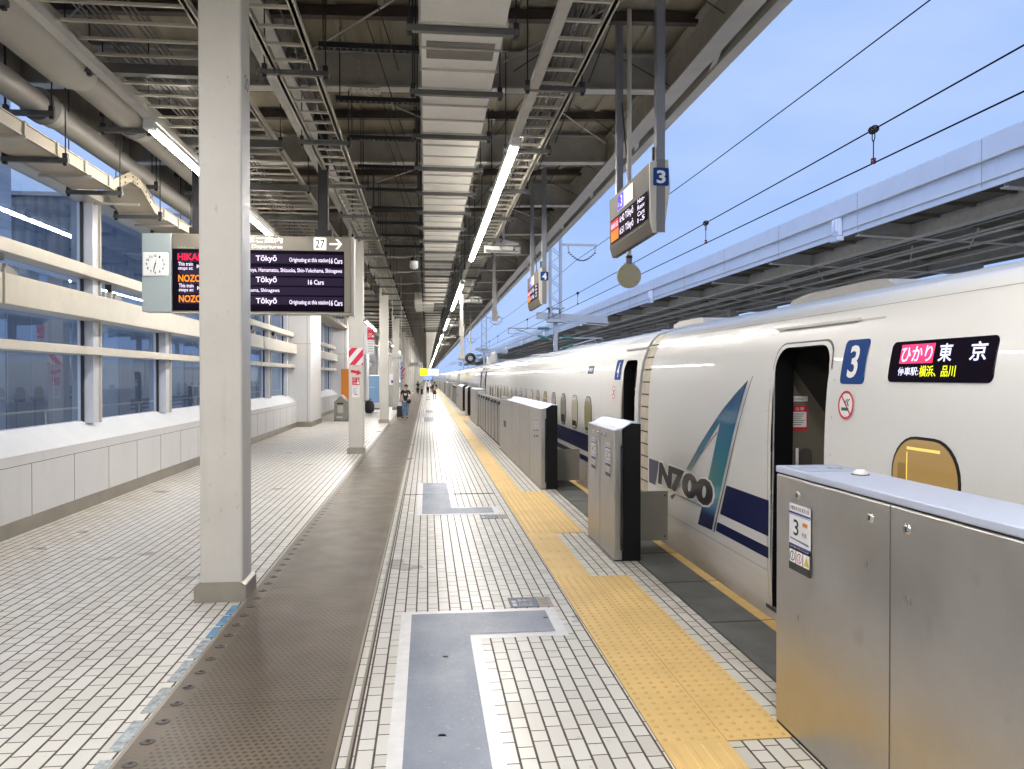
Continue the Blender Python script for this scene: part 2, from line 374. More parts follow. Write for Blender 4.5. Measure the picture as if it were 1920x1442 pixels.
# ================================================================== SETTING
YE = 330.0
m = MB(); m.box(-4.6, 1.80, -45, YE, -.5, 0, TILE); kind(m.build('platform_floor'), 'structure')
m = MB()
m.box(1.82, 2.17, -45, YE, -.5, -.004, darkg)
kind(m.build('platform_edge_slabs'), 'structure')
m = MB(); m.box(1.80, 1.82, -45, YE, -.5, -.03, black)
for k in range(60):
    y = -4 + k * .98
    m.box(1.825, 2.165, y, y + .012, -.01, -.001, black)
kind(m.build('platform_edge_joint'), 'structure')
m = MB(); m.box(2.172, 2.25, -45, YE, -.5, 0, yel2)
for k in range(30): m.box(2.172, 2.25, -4 + k * .98, -4 + k * .98 + .01, -.01, .001, purl)
kind(m.build('platform_edge_line'), 'structure')
m = MB(); m.box(2.25, 10.4, -9, 300, -1.7, -1.5, mat('track_ballast', (.12, .11, .10), .9, noise=.4, nscale=9)); kind(m.build('track_bed'), 'structure')
m = MB(); m.box(10.5, 19, -9, 300, -1.5, 0, greyl); kind(m.build('far_platform'), 'structure')
m = MB(); m.poly([(-900, -300, -9), (900, -300, -9), (900, 1800, -9), (-900, 1800, -9)], mat('city_ground', (.10, .10, .10), .9, noise=.3, nscale=.05)); kind(m.build('ground'), 'structure')

# brown rubber walking mat with its bolts
m = MB(); m.box(-1.265, -.385, -45, YE, -.02, .005, MATT)
m.box(-1.285, -1.265, -45, YE, -.02, .003, mat('mat_edge_steel', (.30, .28, .24), .4, metal=.6, noise=.3))
boltm = mat('mat_bolt', (.05, .042, .034), .35)
for k in range(120):
    y = 2.1 + .199 * k
    m.lathe([(.0, .0052), (.024, .009), (.030, .0085), (.034, .0052)], (-1.205, y, 0), boltm, 14)
    m.lathe([(.010, .0096), (.006, .0075), (.0, .0075)], (-1.205, y, 0), black, 8)
kind(m.build('rubber_walkway'), 'structure')
m = MB()
m.box(-.385, -.372, -45, YE, -.03, .008, kick); m.box(-.372, -.330, -45, YE, -.03, -.012, mat('drain_dirt', (.045, .04, .034), .6, noise=.6, nscale=14)); m.box(-.330, -.318, -45, YE, -.03, .008, kick)
m.box(-.318, -.309, -45, YE, -.03, .0035, purl)
kind(m.build('drain_channel'), 'structure')

# yellow tactile paving: guide bars along the line, dots in front of the doors
m = MB()
def tactile(y0, y1, x0, x1, dots, fine):
    nx = max(1, round((x1 - x0) / .3)); ny = max(1, round((y1 - y0) / .3)); dx = (x1 - x0) / nx; dy = (y1 - y0) / ny
    if not fine:
        m.box(x0, x1, y0, y1, -.01, .005, yel); return
    for i in range(nx):
        for j in range(ny):
            a, b = x0 + i * dx, y0 + j * dy
            m.box(a + .0022, a + dx - .0022, b + .0022, b + dy - .0022, -.01, .005, yel)
            if dots:
                for p in range(5):
                    for q in range(5):
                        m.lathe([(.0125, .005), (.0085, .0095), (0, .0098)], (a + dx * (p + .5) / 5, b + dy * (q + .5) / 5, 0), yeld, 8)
            else:
                for p in range(4):
                    xx = a + dx * (p + .5) / 4; m.prism([(xx - .016, .005), (xx - .010, .0095), (xx + .010, .0095), (xx + .016, .005)], b + .02, b + dy - .02, yel)
    m.box(x0, x1, y0, y1, -.01, .003, mat('tactile_joint', (.20, .12, .03), .7))
for P in range(9):
    o = 25.0 * P; fine = P == 0
    if fine: tactile(1.13, 3.23, 1.0, 1.3, False, True)
    else: tactile(-5.2 + o, 2.98 + o, 1.0, 1.3, False, False)
    tactile(3.23 + o if fine else 2.98 + o, 6.03 + o, 1.0, 1.6, True, fine)
    tactile(6.03 + o, 7.73 + o, 1.0, 1.3, False, fine)
    tactile(7.73 + o, 10.53 + o, 1.0, 1.6, True, fine)
    tactile(10.53 + o, 19.8 + o, 1.0, 1.3, False, fine)
kind(m.build('tactile_paving'), 'structure')

# queue markings: slate-blue L shapes with white borders
def lmark(o, flip):
    m = MB(); z = .004
    if not flip:
        out = [(-.167, 2.2), (.325, 2.2), (.325, 4.66), (.868, 4.66), (.868, 5.235), (-.167, 5.235)]
        inn = [(-.10, 2.26), (.262, 2.26), (.262, 4.735), (.795, 4.735), (.795, 5.17), (-.10, 5.17)]
    else:
        out = [(-.12, 8.88), (.845, 8.88), (.845, 9.39), (.365, 9.39), (.365, 11.58), (-.12, 11.58)]
        inn = [(-.055, 8.95), (.78, 8.95), (.78, 9.33), (.295, 9.33), (.295, 11.55), (-.055, 11.55)]
    m.poly([(x, y + o, z) for x, y in out], grout_w); m.poly([(x, y + o, z + .003) for x, y in inn], FILM)
    if o == 0:
        for x, y in ((.09, 4.36), (.05, 3.40), (.76, 5.0)): m.box(x, x + .03, y, y + .02, z, z + .0045, mat('tape_scrap', (.10, .10, .03), .6))
        m.box(-.3, .9, 10.445, 10.456, .001, .0078, purl)
    kind(m.build('queue_marking'), 'structure')
for P in range(5):
    lmark(25 * P, False); lmark(25 * P, True)
for lab, x0, y0 in (('dark blue floor sign above the near L-shaped queue box', .573, 5.262), ('dark blue floor sign beside the farther L-shaped queue box', .60, 8.60)):
    m = MB(); w, h = .30, .235
    m.box(x0, x0 + w * .68, y0, y0 + h, .001, .004, mat('floor_sign_blue', (.05, .07, .11), .4, noise=.4, nscale=20)); m.box(x0 + w * .69, x0 + w, y0, y0 + h, .001, .0038, mat('floor_sign_beige', (.33, .29, .25), .5, noise=.3, nscale=30))
    f = fxy(.0050); pale = mat('floor_sign_print', (.42, .45, .52), .5)
    m.box(x0 + .02, x0 + .05, y0 + .03, y0 + .09, .004, .0048, pale); m.box(x0 + .02, x0 + .05, y0 + .11, y0 + .16, .004, .0048, pale)
    m.text('乗車口', f, x0 + .062, y0 + .13, .06, pale, w=.10); m.text('Track 27', f, x0 + .062, y0 + .075, .03, pale, w=.10); m.text('DOOR', f, x0 + .062, y0 + .03, .03, pale, w=.10)
    m.text('三三', f, x0 + w * .73, y0 + .06, .12, mat('floor_sign_dark', (.10, .08, .07), .5), w=.06)
    tag(m.build('floor_sign', loc=(x0, y0, 0)), lab, 'floor sign')
m = MB()   # clear and blue tape along the mat near the first column
for k, y in enumerate([3.05, 3.42, 3.8, 4.18, 4.52]): m.box(-1.345, -1.29, y, y + .30, .001, .0035, mat('clear_tape', (.42, .45, .46), .12, noise=.5, nscale=25))
for y in (4.86, 5.09, 5.32): m.box(-1.34, -1.29, y, y + .20, .001, .0035, mat('blue_tape', (.10, .28, .48), .25, noise=.35, nscale=14))
tag(m.build('floor_tape', loc=(-1.3, 4, 0)), 'clear and light blue tape strips along the mat edge before the first column', 'tape')

# ================================================================== LEFT WINDOW WALL
wall = thing('window_wall', 'long white glazed station wall with cream rails along the left of the platform', 'wall', (-4.2, 8, 0))
XW = -4.08; XG = -4.36
PIL = [(-1.4 + 28.6 * 0, 1)]
pil_y = [24.95, 36.2, 47.5, 59, 70, 82, 94]
m = MB()
m.prism([(XW - .3, .15), (XW, .15), (XW, .795), (XG + .0, 1.02), (XG - .15, 1.02), (XG - .15, .15)], -6, YE, wallw); m.build('wall_panel', wall)
m = MB()
for k in range(120): m.box(XW - .002, XW + .0015, -5.2 + k * .98, -5.2 + k * .98 + .008, .15, .69, galv)
m.box(XW - .002, XW + .0015, -6, YE, .688, .694, galv); m.build('panel_joint', wall)
m = MB(); m.prism([(XW + .004, .797), (XG + .002, 1.026), (XG, 1.018), (XW + .002, .79)], -6, YE, sillm); m.build('sill', wall)
m = MB(); m.box(XW - .02, XW + .012, -6, YE, 0, .15, kick); m.build('kick_plate', wall)
bays = []
y = -4.4
while y < 120:
    bays.append(y); y += 2.76
ZH = 3.81
for k, y in enumerate(bays):                # upright at y .. y+.36 , glass up to the next
    yy = y + 1.0
    m = MB(); m.box(XG - .06, XG + .13, yy, yy + .17, 1.0, ZH, mullm); m.box(XG + .10, XG + .16, yy + .17, yy + .19, 1.0, ZH, cream)
    if yy > 4: m.box(XG - .01, XG + .02, yy - .03, yy, 1.0, ZH, black)
    m.build('mullion', wall)
    for (z0, z1) in ((1.02, 1.86), (1.96, 2.3), (2.6, 2.83), (2.97, ZH)):
        m = MB(); m.box(XG - .01, XG, yy + .17, yy + 2.76, z0, z1, GLASS); m.build('glass_pane', wall)
for nm, z0, z1, dx, mm in (('beam', 2.30, 2.60, .30, cream), ('upper_rail', 2.83, 2.97, .22, cream), ('lower_rail', 1.86, 1.96, .24, cream), ('header', ZH, ZH + .13, .24, cream)):
    for k in range(10):
        m = MB(); m.box(XG - .05, XG + dx, -4 + k * 12, 7.96 + k * 12 - .004, z0, z1, mm); m.build(nm, wall, bevel=.006)
for k, y in enumerate(pil_y):
    t = thing('wall_pilaster', ['white wall pilaster between two window bays left of the rubbish bin', 'second white wall pilaster, beside the orange panel'][k] if k < 2 else 'far white wall pilaster along the left window wall', 'pilaster', (-3.85, y, 0), None if k < 2 else 'far wall pilasters')
    m = MB(); m.box(-4.45, -3.62, y, y + 2.3, .15, 4.7, wallw); m.build('shaft', t, bevel=.03)
    m = MB(); m.box(-4.45, -3.60, y - .015, y + 2.315, 0, .15, kick); m.build('base', t)
    m = MB(); m.box(-4.45, -3.617, y - .003, y + 2.303, 2.62, 2.628, galv); m.box(-3.75, -3.74, y - .003, y, .15, 4.7, galv); m.build('joint', t)

# floodlights clamped on the beam
flab = ['black clamp lamp on the cream beam at the left picture edge', 'clamp lamp on the cream beam left of the clock', 'clamp lamp on the cream beam just under the clock panel', 'clamp lamp on the beam, first seen right of the front column', 'clamp lamp on the beam, middle of the three right of the front column', 'clamp lamp on the beam beside the white pilaster']
for k, y in enumerate((8.05, 10.75, 13.5, 16.3, 19.0, 21.7)):
    t = thing('clamp_lamp', flab[k], 'lamp', (-4.16, y, 2.6))
    m = MB(); m.box(-4.19, -4.13, y - .03, y + .03, 2.6, 2.70, greyl); m.cyl((-4.16, y, 2.7), (-4.16, y - .02, 2.76), .03, black); m.box(-4.2, -4.12, y - .05, y + .05, 2.73, 2.80, black); m.build('clamp', t)
    m = MB(); m.prism([(y + .0, 2.602), (y + .26, 2.602), (y + .26, 2.64), (y + .05, 2.70)], -4.21, -4.10, mat('lamp_body_grey', (.25, .25, .23), .5), axis='x'); m.build('lamp_head', t)
    m = MB(); m.poly([(-4.205, y + .26, 2.606), (-4.105, y + .26, 2.606), (-4.105, y + .262, 2.638), (-4.205, y + .262, 2.638)], black); m.build('lens', t)

# ================================================================== COLUMNS
clab = {0: 'nearest white square column with number 20, in front of the departure board', 1: 'second white column, with red and white striped panel and posters', 2: 'third white column from the front, behind the second one', 3: 'fourth white column, behind the hanging white direction plate', 4: 'fifth white column, with the small distant red striped panel'}
def warnpanel(t, y, big):
    m = MB(); f = fxz(y - .004); x0, x1, z0, z1 = -1.588, -1.298, 1.83, 2.18
    m.box(x0, x1, y - .003, y, z0, z1, whitep)
    w, h = x1 - x0, z1 - z0
    def clip(c):   # diagonal band c .. c+.22 (in u+v, u,v in 0..1)
        pts = []
        c2 = c + .42
        poly = [(0, 0), (1, 0), (1, 1), (0, 1)]
        def cut(P, s, d):
            o = []
            for i in range(len(P)):
                a, b = P[i], P[(i + 1) % len(P)]; fa = s * ((a[1] - a[0]) - d); fb = s * ((b[1] - b[0]) - d)
                if fa >= 0: o.append(a)
                if fa * fb < 0: t_ = fa / (fa - fb); o.append((a[0] + (b[0] - a[0]) * t_, a[1] + (b[1] - a[1]) * t_))
            return o
        return cut(cut(poly, 1, c), -1, c2)
    for c in (-1.25, -.45, .38):
        P = clip(c)
        if len(P) > 2: m.poly([f(x0 + u * w, z0 + v * h) for u, v in P], mat('hazard_red', (.62, .015, .06), .4))
    m.text('あぶない', f, x0 + .09, z0 - .03, .018, blackp, w=.1)
    m.build('warning_panel', t)
    m = MB(); r = mat('hazard_red', (.6, .02, .06), .4); cx, cz = -1.44, 1.68
    def R(u, v): a = math.radians(-14); return f(cx + u * math.cos(a) - v * math.sin(a), cz + u * math.sin(a) + v * math.cos(a))
    m.poly([R(-.11, -.03), (R(.02, -.03)), R(.02, -.065), R(.11, 0), R(.02, .065), R(.02, .03), R(-.11, .03)], r); m.build('arrow', t)
    m = MB(); m.box(-1.52, -1.375, y - .003, y, 1.415, 1.575, redp); m.text('STOP', f, -1.505, 1.545, .02, whitep, w=.11); m.text('STOP', f, -1.512, 1.50, .03, whitep, w=.06); m.text('止まれ', f, -1.512, 1.43, .05, whitep, w=.075)
    m.ring(f, -1.405, 1.455, 0, .025, whitep); m.box(-1.413, -1.397, y - .0045, y - .003, 1.46, 1.53, whitep)
    m.build('stop_poster', t)
    m = MB(); m.box(-1.525, -1.37, y - .003, y, 1.16, 1.41, white); m.text('おことわり', f, -1.51, 1.375, .022, blackp, w=.11)
    for i in range(6): m.box(-1.51, -1.41 - .02 * (i % 3), y - .0045, y - .003, 1.345 - i * .02, 1.350 - i * .02, galv)
    m.box(-1.48, -1.41, y - .0045, y - .003, 1.215, 1.235, mat('seal_red', (.45, .08, .1), .5)); m.build('notice_poster', t)
for k in range(30):
    y = 5.65 + 10.5 * k; lab = clab.get(k, 'far white platform column in the receding row'); t = thing('platform_column', lab, 'column', (-1.445, y + .14, 0), None if k in clab else 'far columns of the receding row')
    m = MB(); m.box(-1.592, -1.298, y, y + .28, .12, 5.05, colpaint); m.build('shaft', t, bevel=.014)
    m = MB(); m.prism([(-1.625, -.0), (-1.272, 0), (-1.272, .115), (-1.30, .135), (-1.59, .135), (-1.625, .115)], y - .03, y + .31, kick); m.build('base', t, bevel=.006)
    if k == 0:
        m = MB(); m.text('20', fyzl(-1.2945), y + .09, 3.66, .10, mat('number_grey', (.06, .06, .06), .5), w=.12); m.build('column_number', t)
    if k in (1, 4): warnpanel(t, y, True)
    if k == 1:
        m = MB(); m.box(-1.30, -1.20, y + .06, y + .09, 2.05, 2.66, white); m.box(-1.215, -1.075, y + .05, y + .056, 2.35, 2.60, redp); m.box(-1.215, -1.075, y + .05, y + .056, 2.05, 2.34, white)
        f = fxz(y + .048); m.text('STOP', f, -1.205, 2.555, .03, whitep, w=.12); m.text('止まれ', f, -1.205, 2.40, .1, whitep, w=.08); m.ring(f, -1.10, 2.42, 0, .022, whitep)
        m.text('お客さま', f, -1.205, 2.30, .02, blackp, w=.12)
        for i in range(4): m.box(-1.2, -1.1, y + .049, y + .05, 2.26 - i * .05, 2.27 - i * .05, galv)
        m.build('flag_sign', t)

# ================================================================== CANOPY ROOF
def zc(x): return 5.0 + .03 * x
roof = thing('canopy_roof', 'dark brown steel platform canopy roof over the whole platform', 'roof', (0, 5, 5))
YB0, SPB = -2.0, 3.2
XL, XR = -4.75, 2.95
m = MB()
m.prism([(XL, zc(XL) + .50), (3.33, zc(3.33) + .50), (3.33, zc(3.33) + .56), (XL, zc(XL) + .56)], -45, 324, deckm)
for k in range(16):
    x = -4.5 + k * .5; m.prism([(x, zc(x) + .47), (x + .06, zc(x) + .47), (x + .08, zc(x) + .505), (x - .02, zc(x) + .505)], -45, 324, deckm)
m.build('roof_deck', roof)
def ibeam(m, x0, x1, y, fl=.17):
    def q(dz0, dz1, ya, yb, mm): m.add([(x, yy, zc(x) + dz) for x in (x0, x1) for yy in (ya, yb) for dz in (dz0, dz1)], [(0, 1, 3, 2), (4, 6, 7, 5), (0, 4, 5, 1), (2, 3, 7, 6), (0, 2, 6, 4), (1, 5, 7, 3)], mm)
    q(0, .022, y - fl / 2, y + fl / 2, greyl); q(.022, .42, y - .012, y + .012, grey); q(.42, .44, y - fl / 2, y + fl / 2, grey)
for k in range(104):
    y = 6.1 + SPB * (k - 2) - .0
    if y > 322: break
    m = MB(); ibeam(m, XL, XR, y)
    xs = -.73; near = y < 45
    if near:       # bolted splice plates
        m.box(xs - .19, xs + .19, y - .1, y + .1, zc(xs) - .016, zc(xs) - .001, greyl); m.box(xs - .13, xs + .13, y - .03, y - .013, zc(xs) + .07, zc(xs) + .36, grey)
        for i in range(6):
            u = xs - .155 + i * .062
            for v in (-.06, .06): m.cyl((u, y + v, zc(xs) - .032), (u, y + v, zc(xs) - .016), .017, greyl, 6)
        for i in (-.06, .06):
            for j in range(4): m.cyl((xs + i, y - .05, zc(xs) + .11 + j * .07), (xs + i, y - .03, zc(xs) + .11 + j * .07), .016, grey, 6)
        for xe in (2.70, -1.95):
            for j in range(4): m.cyl((xe, y - .04, zc(xe) + .09 + j * .08), (xe, y - .012, zc(xe) + .09 + j * .08), .015, grey, 6)
    m.build('cross_beam', roof)
    m = MB()
    for d in (1.05, 2.15):
        x0, x1 = XL, XR
        m.add([(x, y + d + e, zc(x) + dz) for x in (x0, x1) for e in (-.05, .05) for dz in (.36, .47)], [(0, 1, 3, 2), (4, 6, 7, 5), (0, 4, 5, 1), (2, 3, 7, 6), (0, 2, 6, 4), (1, 5, 7, 3)], purl)
    m.build('purlin', roof)
    if y < 60:
        m = MB()
        for (xa, xb) in ((-1.5, .9), (.9, 2.9), (-4.4, -1.8)):
            if k % 2 == 0: xa, xb = xb, xa
            m.bar((xa, y + .1, zc(xa) + .30), (xb, y + SPB - .1, zc(xb) + .30), .016, .016, greyl)
        m.bar((-.55, y + .1, zc(0) + .16), (-.55 , y + 1.0, zc(0) + .42), .05, .05, greyl); m.bar((1.75, y + .1, zc(1) + .16), (1.75, y + 1.0, zc(1) + .42), .05, .05, greyl)
        m.build('brace', roof)
for nm, x, zz in (('column_girder', -1.62, 4.93), ('edge_girder', 3.01, 5.05), ('wall_girder', -4.55, 4.86)):
    m = MB(); fw = .155 if x == -1.62 else .105; m.box(x - fw, x + fw, -45, 324, zz, zz + .025, greyl); m.box(x - .014, x + .014, -45, 324, zz + .025, zz + .44, grey); m.box(x - .1, x + .1, -45, 324, zz + .44, zz + .455, grey); m.build(nm, roof)
m = MB(); m.prism([(3.20, 5.03), (3.33, 5.03), (3.345, 5.30), (3.36, 5.68), (3.345, 5.68), (3.33, 5.32), (3.20, 5.30)], -45, 324, greyl); m.build('gutter', roof)
m = MB()
for k in range(20): y = 1.6 + k * 3.2; m.bar((3.1, y, 5.07), (3.22, y + .5, 5.07), .06, .02, greyl)
m.build('gutter_bracket', roof)

# ================================================================== OVERHEAD SERVICES
def trapeze(x0, x1, y, z, w=.045, top=None, mm=galv, rod=.007, zt=None):
    m = MB(); m.box(x0, x1, y - w / 2, y + w / 2, z - w, z, mm)
    for x in (x0 + .03, x1 - .03):
        m.cyl((x, y, z - w - .03), (x, y, zt or zc(x) + .42), rod, black, 5); m.box(x - .018, x + .018, y - .018, y + .018, z - w - .025, z - w, black); m.box(x - .022, x + .022, y - .022, y + .022, z, z + .05, black)
    return m
duct = thing('air_duct', 'wide white air duct running along the middle of the ceiling', 'duct', (.3, 6, 4.35))
m = MB(); m.box(-.04, .62, -4, 29.2, 4.35, 4.78, ductm); m.build('duct_body', duct)
m = MB(); m.box(-.03, .62, 32.6, 300, 4.35, 4.74, ductm); m.build('duct_body', duct)
m = MB(); m.box(-.45, .28, 29.2, 32.6, 4.30, 4.74, ductm); m.box(.28, .62, 29.6, 32.2, 4.33, 4.7, galv); m.build('offset_box', duct)
y = 4.25
while y < 48:
    if not 28.6 < y < 32.8: m = MB(); m.box(-.06, .64, y - .010, y + .010, 4.333, 4.80, greyl); m.build('flange', duct)
    y += .457
m = MB(); m.box(0, .57, 6.42, 6.76, 4.344, 4.352, mat('vent_grille', (.14, .125, .105), .6, noise=.4, nscale=60)); m.build('grille', duct)
for k in range(32):
    y = 6.14 + 1.37 * k - 1.37
    trapeze(-.16, .74, y, 4.345, .05).build('hanger', duct)

def ladder(name, label, x0, x1, z, pitch, supsp, supoff, wide, bundle, YEND=270, rail=.028):
    t = thing(name, label, 'cable ladder', ((x0 + x1) / 2, 6, z))
    m = MB()
    for x in (x0, x1): m.box(x - rail / 2, x + rail / 2, -4, YEND, z, z + .085, ladm); m.box(x - .028, x + .028, -4, YEND, z, z + .010, ladm)
    y = 3.0
    while y < 70: m.box(x0, x1, y - .014, y + .014, z + .005, z + .028, ladm); y += pitch
    m.build('ladder_frame', t)
    for k in range(24):
        y = supoff + supsp * k
        trapeze(x0 - .12, x1 + .12, y, z - .002, wide).build('support', t)
    if bundle:
        m = MB(); rr = random.Random(3 + bundle)
        for i in range(bundle):
            x = x0 + .07 + (x1 - x0 - .14) * (i + .5) / bundle; pts = [(x + rr.uniform(-.015, .015), y, z + .045 + rr.uniform(0, .03)) for y in [-3 + 2.2 * j for j in range(30)]]
            m.tube(pts, rr.choice((.007, .010, .012)), cablem if i % 3 else cabled, 5)
        m.build('cable', t)
    return t
ladder('cable_ladder', 'narrow cream cable ladder hanging left of the white duct', -1.36, -1.00, 4.36, .335, 2.1, 5.1, .045, 2)
l2 = ladder('cable_ladder', 'cream cable ladder full of grey cables right of the white duct', 1.03, 1.37, 4.31, .32, 2.0, 5.2, .045, 13)
ladder('cable_ladder', 'widest cream cable ladder above the departure board', -3.02, -1.88, 4.50, .34, 2.25, 5.35, .09, 0)
m = MB(); rr = random.Random(5)
for i in range(9):
    x = -2.80 + .05 * i + (.07 if i > 5 else 0); m.tube([(x, y, 4.55 + rr.uniform(0, .02)) for y in [-3 + 2.2 * j for j in range(24)]], .010, cablem, 5)
tag(m.build('cable_bundle', loc=(-2.6, 6, 4.55)), 'bundle of thin grey cables lying on the widest cable ladder', 'cables')
m = MB(); m.box(.96, 1.04, -4, 270, 4.27, 4.345, greyl); tag(m.build('lamp_trunking', loc=(1, 6, 4.3)), 'grey steel trunking carrying the bright tube lamps right of the duct', 'trunking')
m = MB(); m.box(-2.70, -2.62, -4, 270, 4.07, 4.14, greyl); tag(m.build('lamp_trunking', loc=(-2.66, 6, 4.1)), 'grey steel trunking carrying the tube lamps above the left pipe', 'trunking')
# dark slotted channels between the left ladder and the duct
for k in range(10):
    y = 5.9 + 1.37 * k * 1.0; m = MB(); a, b = -.98, -.06; z = 4.60
    for dy in (-.03, .03): m.box(a, b, y + dy - .006, y + dy + .006, z, z + .05, black)
    for i in range(16): x = a + (b - a) * (i + .5) / 16; m.box(x - .012, x + .012, y - .03, y + .03, z + .002, z + .012, black)
    for x in (a + .04, b - .04): m.cyl((x, y, z), (x, y, zc(x) + .44), .007, black, 5)
    tag(m.build('slotted_channel', loc=(-.5, y, z)), 'dark slotted steel channel crossing between the left ladder and the duct', 'channel', 'slotted channels across the ceiling')
RODS = []
for k in range(16):
    y = 5.2 + 1.9 * k
    for a_, b_ in (((.80, y, 4.40), (1.9 if k % 2 else 1.45, y + .9, zc(1.5) + .4)), ((1.5, y, 4.33), (1.95, y + .2, zc(2) + .4)), ((-.25, y, 4.36), (-.65, y - .7, zc(0) + .42)), ((2.1, y, zc(2) + .4), (2.75 + .1 * (k % 3), y + .1, zc(2) + .02))):
        m = MB(); m.cyl(a_, b_, .006, black, 5); m.build('stay_rod', roof)

# tube lamps
def lamp(x, z, y0, y1, label, group=None):
    t = thing('tube_lamp', label, 'lamp', (x, y0, z), group)
    n = max(1, round((y1 - y0) / 1.25)); dy = (y1 - y0) / n
    m = MB(); m.box(x - .038, x + .038, y0 - .12, y1 + .05, z + .045, z + .095, lampw)
    for s_ in (-1, 1): m.box(x + s_ * .052 - .004, x + s_ * .052 + .004, y0 - .02, y1 + .02, z + .012, z + .05, lampw)  # side skirts added to keep lamp light off ladder and pipes
    m.box(x - .05, x + .05, y0 - .10, y0, z - .01, z + .05, lampw); m.build('housing', t)
    m = MB(); m.prism([(x - .040, z + .045), (x - .046, z + .028), (x - .044, z + .004), (x - .024, z - .014), (x + .024, z - .014), (x + .044, z + .004), (x + .046, z + .028), (x + .040, z + .045)], y0, y1, tube); m.build('tube', t)
    return t
RL = ['longest bright tube lamp, nearest in the line right of the duct', 'second tube lamp from the front in the line right of the duct', 'third tube lamp from the front in the line right of the duct']
LL = ['left tube lamp beside the thick pipe, partly behind the front column', 'second lamp of the left line, seen beside the second column', 'third lamp of the left line, between the second and third columns']
for k in range(20):
    y0 = 8.75 + 13.2 * (k - 1)
    if k == 0: lamp(1.0, 4.20, y0 - 1.5, y0 + 7.6, 'tube lamp of the right line above and behind the viewer')  # out of view; span set to brighten the near foreground
    else: lamp(1.0, 4.20, y0, y0 + 8.7, RL[k - 1] if k < 4 else 'far tube lamp in the receding right line', None if k < 4 else 'far tube lamps right of the duct')
for k in range(20):
    y0 = 7.9 + 13.2 * (k - 1)
    if k == 0: lamp(-2.66, 3.99, y0 - .6, y0 + 9.4, 'tube lamp of the left line above and behind the viewer')  # out of view; lengthened to brighten the near left floor
    else: lamp(-2.66, 3.99, y0, y0 + 6.9, LL[k - 1] if k < 4 else 'far tube lamp in the receding left line', None if k < 4 else 'far tube lamps over the left walkway')

# lagged pipes on the left
def pipe(x, z, r, label, cols, fat):
    t = thing('lagged_pipe', label, 'pipe', (x, 6, z))
    m = MB(); m.cyl((x, -4, z), (x, 100, z), r, pipem, 24, caps=False); m.build('pipe', t)
    for y in cols:
        m = MB(); m.cyl((x, y, z), (x, y + .16, z), r + .045, collar, 24); m.cyl((x, y + .16, z), (x, y + .36, z), r + .02, mat('jacket_grey', (.4, .38, .33)), 24); m.build('collar', t)
    if fat:
        m = MB(); m.lathe([(r, fat + .32), (r + .075, fat), (r + .08, -4)], (x, 0, z), mat('jacket_grey', (.40, .38, .33), .5, noise=.1), 24, 'y'); m.build('jacket', t)
    for k in range(12):
        y = 5.2 + 3.0 * k; m = trapeze(x - r - .12, x + r + .12, y + (.9 if r > .14 else 0), z - r, .05, mm=galv); m.build('hanger', t)
pipe(-3.34, 4.52, .155, 'thicker grey lagged pipe with a collar beside the left lamp', (9.2, 19.5, 31), 7.65)
pipe(-3.93, 4.36, .125, 'thinner grey lagged pipe nearer the windows', (8.35, 14.0, 24), 0)
# cream cable tray with its zigzag step
trayc = mat('tray_cream', (.46, .40, .29), .5, noise=.1)
t = thing('cable_tray', 'cream cable tray with a zigzag step, hung close to the windows', 'cable tray', (-3.8, 8, 3.75))
X0, X1 = -4.04, -3.60
path = [(-4, 3.80), (9.55, 3.80), (9.95, 3.80), (10.35, 4.02), (10.6, 4.02), (11.0, 3.80), (90, 3.80)]
path = [(-4, 3.74), (9.4, 3.74), (9.9, 3.96), (10.25, 3.96), (10.75, 3.76), (90, 3.76)]
m = MB()
for (ya, za), (yb, zb) in zip(path, path[1:]):
    for x in (X0, X1):
        m.add([(x + dx, yy, zz + dz) for yy, zz in ((ya, za), (yb, zb)) for dx in (-.008, .008) for dz in (0, .13)], [(0, 1, 3, 2), (4, 6, 7, 5), (0, 4, 5, 1), (2, 3, 7, 6), (0, 2, 6, 4), (1, 5, 7, 3)], trayc)
        for dz in (0, .122): m.add([(x + dx, yy, zz + dz + e) for yy, zz in ((ya, za), (yb, zb)) for dx in (-.006, .022) for e in (0, .010)], [(0, 1, 3, 2), (4, 6, 7, 5), (0, 4, 5, 1), (2, 3, 7, 6), (0, 2, 6, 4), (1, 5, 7, 3)], trayc)
    m.add([(x, yy, zz + .004) for yy, zz in ((ya, za), (yb, zb)) for x in (X0, X1)], [(0, 1, 3, 2)], trayc)
for k in range(60):
    y = 4.3 + .62 * k
    if not 9.3 < y < 10.8: m.box(X1 + .008, X1 + .028, y - .02, y + .02, 3.74, 3.88, mat('tray_joint', (.42, .38, .29), .5))
for y, z in ((9.25, 3.80), (9.6, 3.9), (9.75, 3.95), (10.0, 4.02), (10.15, 4.03), (10.45, 3.94), (10.6, 3.9)):
    for d in (-.03, .03): m.cyl((X1 + .006, y, z + d), (X1 + .016, y, z + d), .012, galv, 6)
m.build('tray', t)
for k in range(16):
    y = 5.35 + 1.36 * k
    trapeze(X0 - .08, X1 + .1, y, 3.735, .045).build('hanger', t)
    m = MB(); m.box(X0 - .04, X1 + .06, y + .62, y + .64, 3.705, 3.735, greyl); m.build('cross_strap', t)

